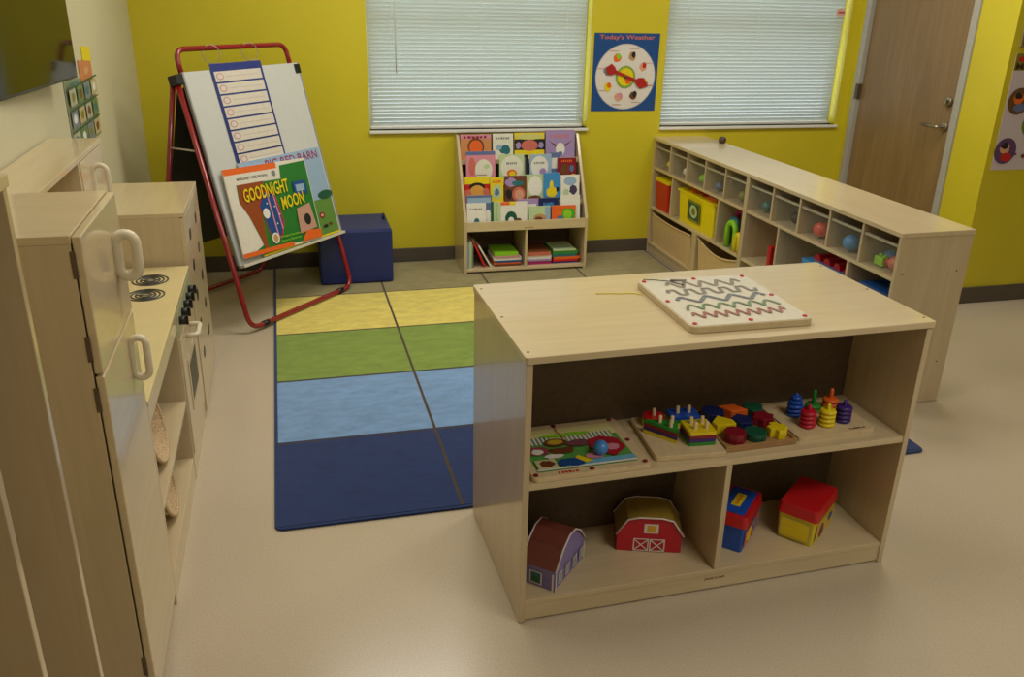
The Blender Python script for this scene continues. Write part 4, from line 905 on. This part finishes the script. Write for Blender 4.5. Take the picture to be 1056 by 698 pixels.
# ------------------------------------------------------------------ play kitchen along the left wall
FX = -.40
FH_ = 1.225
fr = thing('play_refrigerator', 'tall birch toy refrigerator with two doors on the left', 'play furniture', (LX + .012, 1.785, 0))
w0 = FX - LX - .012  # depth
bx('side_panel', fr, 0, w0 - .02, 0, T, .0, FH_ - .018, BIRCHZ); bx('side_panel', fr, 0, w0 - .02, .41 - T, .41, .0, FH_ - .018, BIRCHZ)
bx('top_board', fr, 0, w0 - .019, 0, .41, FH_ - .018, FH_, BIRCH); bx('bottom_board', fr, 0, w0 - .02, T, .41 - T, .05, .068, BIRCH); bx('back_panel', fr, 0, .006, T, .41 - T, .068, FH_ - .018, TANK)
SP = .925
bx('middle_shelf', fr, .006, w0 - .022, T, .41 - T, SP - .009, SP + .009, BIRCH)
def ring_handle(parent, x, y, z, wx, hz, r=.0085):
    pts = arc((x + wx / 2, y, z + hz / 2 - wx / 2), wx / 2, PI, 0, 8, (1, 0, 0), (0, 0, 1)) + arc((x + wx / 2, y, z - hz / 2 + wx / 2), wx / 2, 0, -PI, 8, (1, 0, 0), (0, 0, 1))
    return MB().tube(pts, r, CREAM, 10, closed=True).build('handle', parent)
dU = bx('door', fr, w0 - .017, w0, .002, .408, SP + .003, FH_ - .003, BIRCHY, .003); ring_handle(dU, w0 + .004, .298, 1.096, .044, .102, .0125)
dL = bx('door', fr, w0 - .017, w0, .002, .408, .055, SP - .003, BIRCHY, .003); ring_handle(dL, w0 + .002, .30, .838, .036, .105, .009)
for z in (1.165, .985, .87, .16): bx('hinge', fr, w0 - .024, w0 - .014, -.002, .001, z - .028, z + .028, HINGE, .001)
for (x, z) in ((.18, FH_ - .0005),): MB().cyl((x, .02, FH_ - .0003), .004, .001, SCREW, 10).build('screw_cap', fr)
for (x, z) in ((.24, .86), (.24, .5), (.25, .2), (.30, .06)): MB().cyl((x, .001, z), .004, .001, SCREW, 10, R=Matrix.Rotation(PI / 2, 3, 'X')).build('screw_cap', fr)
bx('toe_kick', fr, .02, w0 - .03, T, .41 - T, .0, .05, BIRCH)

# stove and shelf counter with hutch
K0, K1 = 2.215, 3.44
kt = thing('play_stove_counter', 'toy kitchen counter with stove burners, oven, open shelves and wall hutch', 'play furniture', (LX + .012, K0, 0))
L = K1 - K0; CT = .66; OV = 2.93 - K0
bx('countertop', kt, 0, w0, 0, L, CT - .018, CT, mat('counter_cream', (222, 204, 150), .25, .03, 10, coat=.4), .003)
for y in (0, OV, L - T): bx('side_panel', kt, 0, w0 - .004, y, y + T, 0, CT - .018, BIRCHZ)
bx('back_panel', kt, 0, .006, T, L - T, .05, CT - .018, TANK)
bx('shelf_board', kt, .006, w0 - .006, T, OV, .30, .318, BIRCHY); bx('shelf_board', kt, .006, w0 - .006, T, OV, .07, .088, BIRCHY)
bx('kick_board', kt, w0 - .022, w0 - .006, T, L - T, .0, .07, BIRCHY)
bx('apron', kt, w0 - .018, w0 - .004, T, OV, CT - .075, CT - .018, BIRCHY)
cp = bx('control_panel', kt, w0 - .016, w0, OV + T, L - T, CT - .115, CT - .018, mat('panel_grey_green', (176, 176, 140), .35), .002)
for i in range(5):
    kk = MB(); kk.cyl((w0, OV + .06 + i * .085, CT - .062), .0155, .02, BLACK, 16, R=Matrix.Rotation(PI / 2, 3, 'Y')); kk.box(w0 + .02, w0 + .03, OV + .056 + i * .085, OV + .064 + i * .085, CT - .078, CT - .046, BLACK); kk.build('knob', cp)
od = bx('oven_door', kt, w0 - .016, w0 + .001, OV + T + .004, L - T - .004, .095, CT - .122, BIRCHY, .003)
wn = MB(); y0, y1_ = OV + .12, L - .12; wn.box(w0 + .0005, w0 + .004, y0, y1_, .22, .42, BIRCHZ); wn.box(w0 + .004, w0 + .0048, y0 + .03, y1_ - .03, .25, .39, BLACK); wn.build('oven_window', od, .001)
hd = MB(); hd.tube(rounded([(w0, OV + .18, .495), (w0 + .04, OV + .18, .495), (w0 + .04, OV + .30, .495), (w0, OV + .30, .495)], .038), .009, CREAM, 10); hd.build('handle', od)
for (x, y) in ((w0 - .12, 3.27 - K0), (w0 - .115, 3.10 - K0)):
    bnr = MB()
    for r in (.062, .048, .034, .02): bnr.tube(arc((x, y, CT + .0012), r, 0, 2 * PI, 32, (1, 0, 0), (0, 1, 0))[:-1], .0028, C('burner_print', (60, 60, 56), .5), 6, closed=True)
    bnr.tube([(x - .03, y, CT + .0012), (x + .03, y, CT + .0012)], .002, C('burner_print', (60, 60, 56)), 6); bnr.build('burner', kt, label='dark printed burner rings')
# hutch
HX = .16; HZ = 1.182; h0, h1 = -.20 + .0, 3.28 - K0
hu = bx('hutch_top', kt, -.006, HX, h0 + .205, h1, HZ - .018, HZ, BIRCHY, .002)
for y in (h0 + .205, 2.90 - K0, h1 - T): bx('hutch_panel', kt, 0, HX - .003, y, y + T, CT, HZ - .018, BIRCHZ)
bx('hutch_back', kt, 0, .006, T, h1 - T, CT, HZ - .018, TANK)
hdr = bx('hutch_door', kt, HX - .016, HX, 2.922 - K0, h1 - .004, CT + .03, HZ - .02, BIRCHY, .002)
ring_handle(hdr, HX + .001, 3.07 - K0, 1.072, .045, .11, .0085)
# woven trays on the open shelves
WK = mat('wicker', (206, 178, 138), .7, .3, 220, bump=.6)
for (z, y, nm) in ((.3185, 2.50, 'upper'), (.0885, 2.56, 'lower')):
    t = thing('wicker_tray', 'round wicker tray standing on edge on the %s shelf of the play kitchen' % nm, 'basket', (FX - .045, y, z), 0)
    R_ = .115 if nm == 'upper' else .10; b_ = MB(); Rm = Matrix.Rotation(math.radians(78), 3, 'Y')
    b_.lathe([(R_ * .72, -.03), (R_ * .98, .03), (R_ * .93, .031), (R_ * .66, -.024)], (-.03, 0, R_ + .004), WK, 28, Rm); b_.build('tray_bowl', t)
    rim = MB(); c = V((-.03, 0, R_ + .004)) + Rm @ V((0, 0, .031)); rim.tube(arc(c, R_ * .97, 0, 2 * PI, 36, tuple(Rm @ V((1, 0, 0))), tuple(Rm @ V((0, 1, 0))))[:-1], .0055, WK, 8, closed=True); rim.build('woven_rim', t)

# slotted unit beyond the counter
t = thing('play_cupboard', 'low birch cupboard with slotted front beyond the toy stove', 'play furniture', (LX + .012, 3.47, 0))
CH = .862; L2 = .60
bx('side_panel', t, 0, w0 - .016, 0, T, 0, CH - .018, BIRCHZ); bx('side_panel', t, 0, w0 - .016, L2 - T, L2, 0, CH - .018, BIRCHZ); bx('top_board', t, 0, w0, 0, L2, CH - .018, CH, BIRCHY, .002)
bx('back_panel', t, 0, .006, T, L2 - T, .02, CH - .018, TANK)
fp = bx('front_panel', t, w0 - .016, w0, .002, L2 - .002, .02, CH - .02, BIRCHY, .001)
for i in range(5):
    for j in range(2):
        q = MB(); y = .15 + j * .27; z = .74 - i * .13; q.prism(rr(y - .03, y + .03, z - .022, z + .022, .018, 0), (0, 0, .001), BLACK)
        q.v = [(w0 + .0002 + v[2], v[0], v[1]) for v in q.v]; q.f = [f[::1] for f in q.f]; q.build('slot', fp)

# coat locker nearest the camera
t = thing('coat_locker', 'tall open birch locker with upright dividers at the left edge', 'locker', (LX + .012, .60, 0))
LH = 1.42; L3 = .81; wL = w0 - .004
for y in (0, .27, .53, L3 - T): bx('side_panel', t, 0, wL, y, y + T, 0, LH - .02, BIRCHZ)
bx('top_board', t, 0, wL + .004, -.004, L3 + .004, LH - .02, LH, BIRCHY, .002)
bx('back_panel', t, 0, .006, T, L3 - T, .02, LH - .02, TANK); 
for (a, c) in ((T, .27), (.27 + T, .53), (.53 + T, L3 - T)):
    bx('bottom_board', t, .006, wL, a, c, .05, .068, BIRCHY)
    h_ = MB(); h_.tube(rounded([(.006, (a + c) / 2, 1.15), (.05, (a + c) / 2, 1.13), (.06, (a + c) / 2, 1.16)], .02), .005, HINGE, 8); h_.build('coat_hook', t)

# ------------------------------------------------------------------ lights: unseen ceiling troffers, some added as fill, and daylight
def troffer(x, y, pw, sx=1.15, sy=.55):
    t = thing('unseen_ceiling_light', 'x', 'light', (x, y, H)); del t['label']; del t['category']; t['kind'] = 'structure'
    f = MB(); a, b_ = sx / 2 + .03, sy / 2 + .03
    f.box(-a, a, -b_, -b_ + .03, -.03, 0, WHITE).box(-a, a, b_ - .03, b_, -.03, 0, WHITE).box(-a, -a + .03, -b_ + .03, b_ - .03, -.03, 0, WHITE).box(a - .03, a, -b_ + .03, b_ - .03, -.03, 0, WHITE); f.build('light_frame', t)
    l_ = bpy.data.lights.new('unseen_troffer_lamp', 'AREA'); l_.shape = 'RECTANGLE'; l_.size = sx; l_.size_y = sy; l_.energy = pw; l_.color = (1.0, .945, .84)
    o = bpy.data.objects.new('unseen_troffer_lamp', l_); COL.objects.link(o); o.parent = t; o.location = (0, 0, -.032)
for (x, y, p) in ((.62, 4.2, 27), (2.75, 3.9, 26), (.25, 2.35, 17), (1.9, .45, 27), (5.3, 1.4, 7), (5.4, -1.2, 5), (1.6, -1.6, 7)): troffer(x, y, p)  # near-left and camera-side lamps added to brighten floor and centre shelf

wd = bpy.data.worlds.new('sky'); SC.world = wd; wd.use_nodes = True; nt = wd.node_tree
bg = nt.nodes['Background']; bg.inputs['Color'].default_value = (.80, .89, .97, 1); bg.inputs['Strength'].default_value = 3.0

# ------------------------------------------------------------------ camera
f_px, pitch, roll, yaw, CH_ = 887.8, .3838, .0234, .2604, 1.6846
cam = bpy.data.cameras.new('camera'); co = bpy.data.objects.new('camera', cam); COL.objects.link(co)
cam.sensor_width = 36; cam.sensor_fit = 'HORIZONTAL'; cam.lens = f_px / 1056 * 36; cam.clip_start = .05
fw = V((math.sin(yaw) * math.cos(pitch), math.cos(yaw) * math.cos(pitch), -math.sin(pitch)))
rt0 = V((math.cos(yaw), -math.sin(yaw), 0)); up0 = rt0.cross(fw)
# image was rotated clockwise by roll: rotate camera basis accordingly
rt_ = rt0 * math.cos(roll) + up0 * math.sin(roll); up_ = up0 * math.cos(roll) - rt0 * math.sin(roll)
M = Matrix((rt_, up_, -fw)).transposed().to_4x4(); M.translation = V((0, 0, CH_)); co.matrix_world = M
SC.camera = co
vs = SC.view_settings; vs.view_transform = 'Standard'; vs.look = 'None'; vs.gamma = 1; vs.exposure = -0.12; vs.use_curve_mapping = False
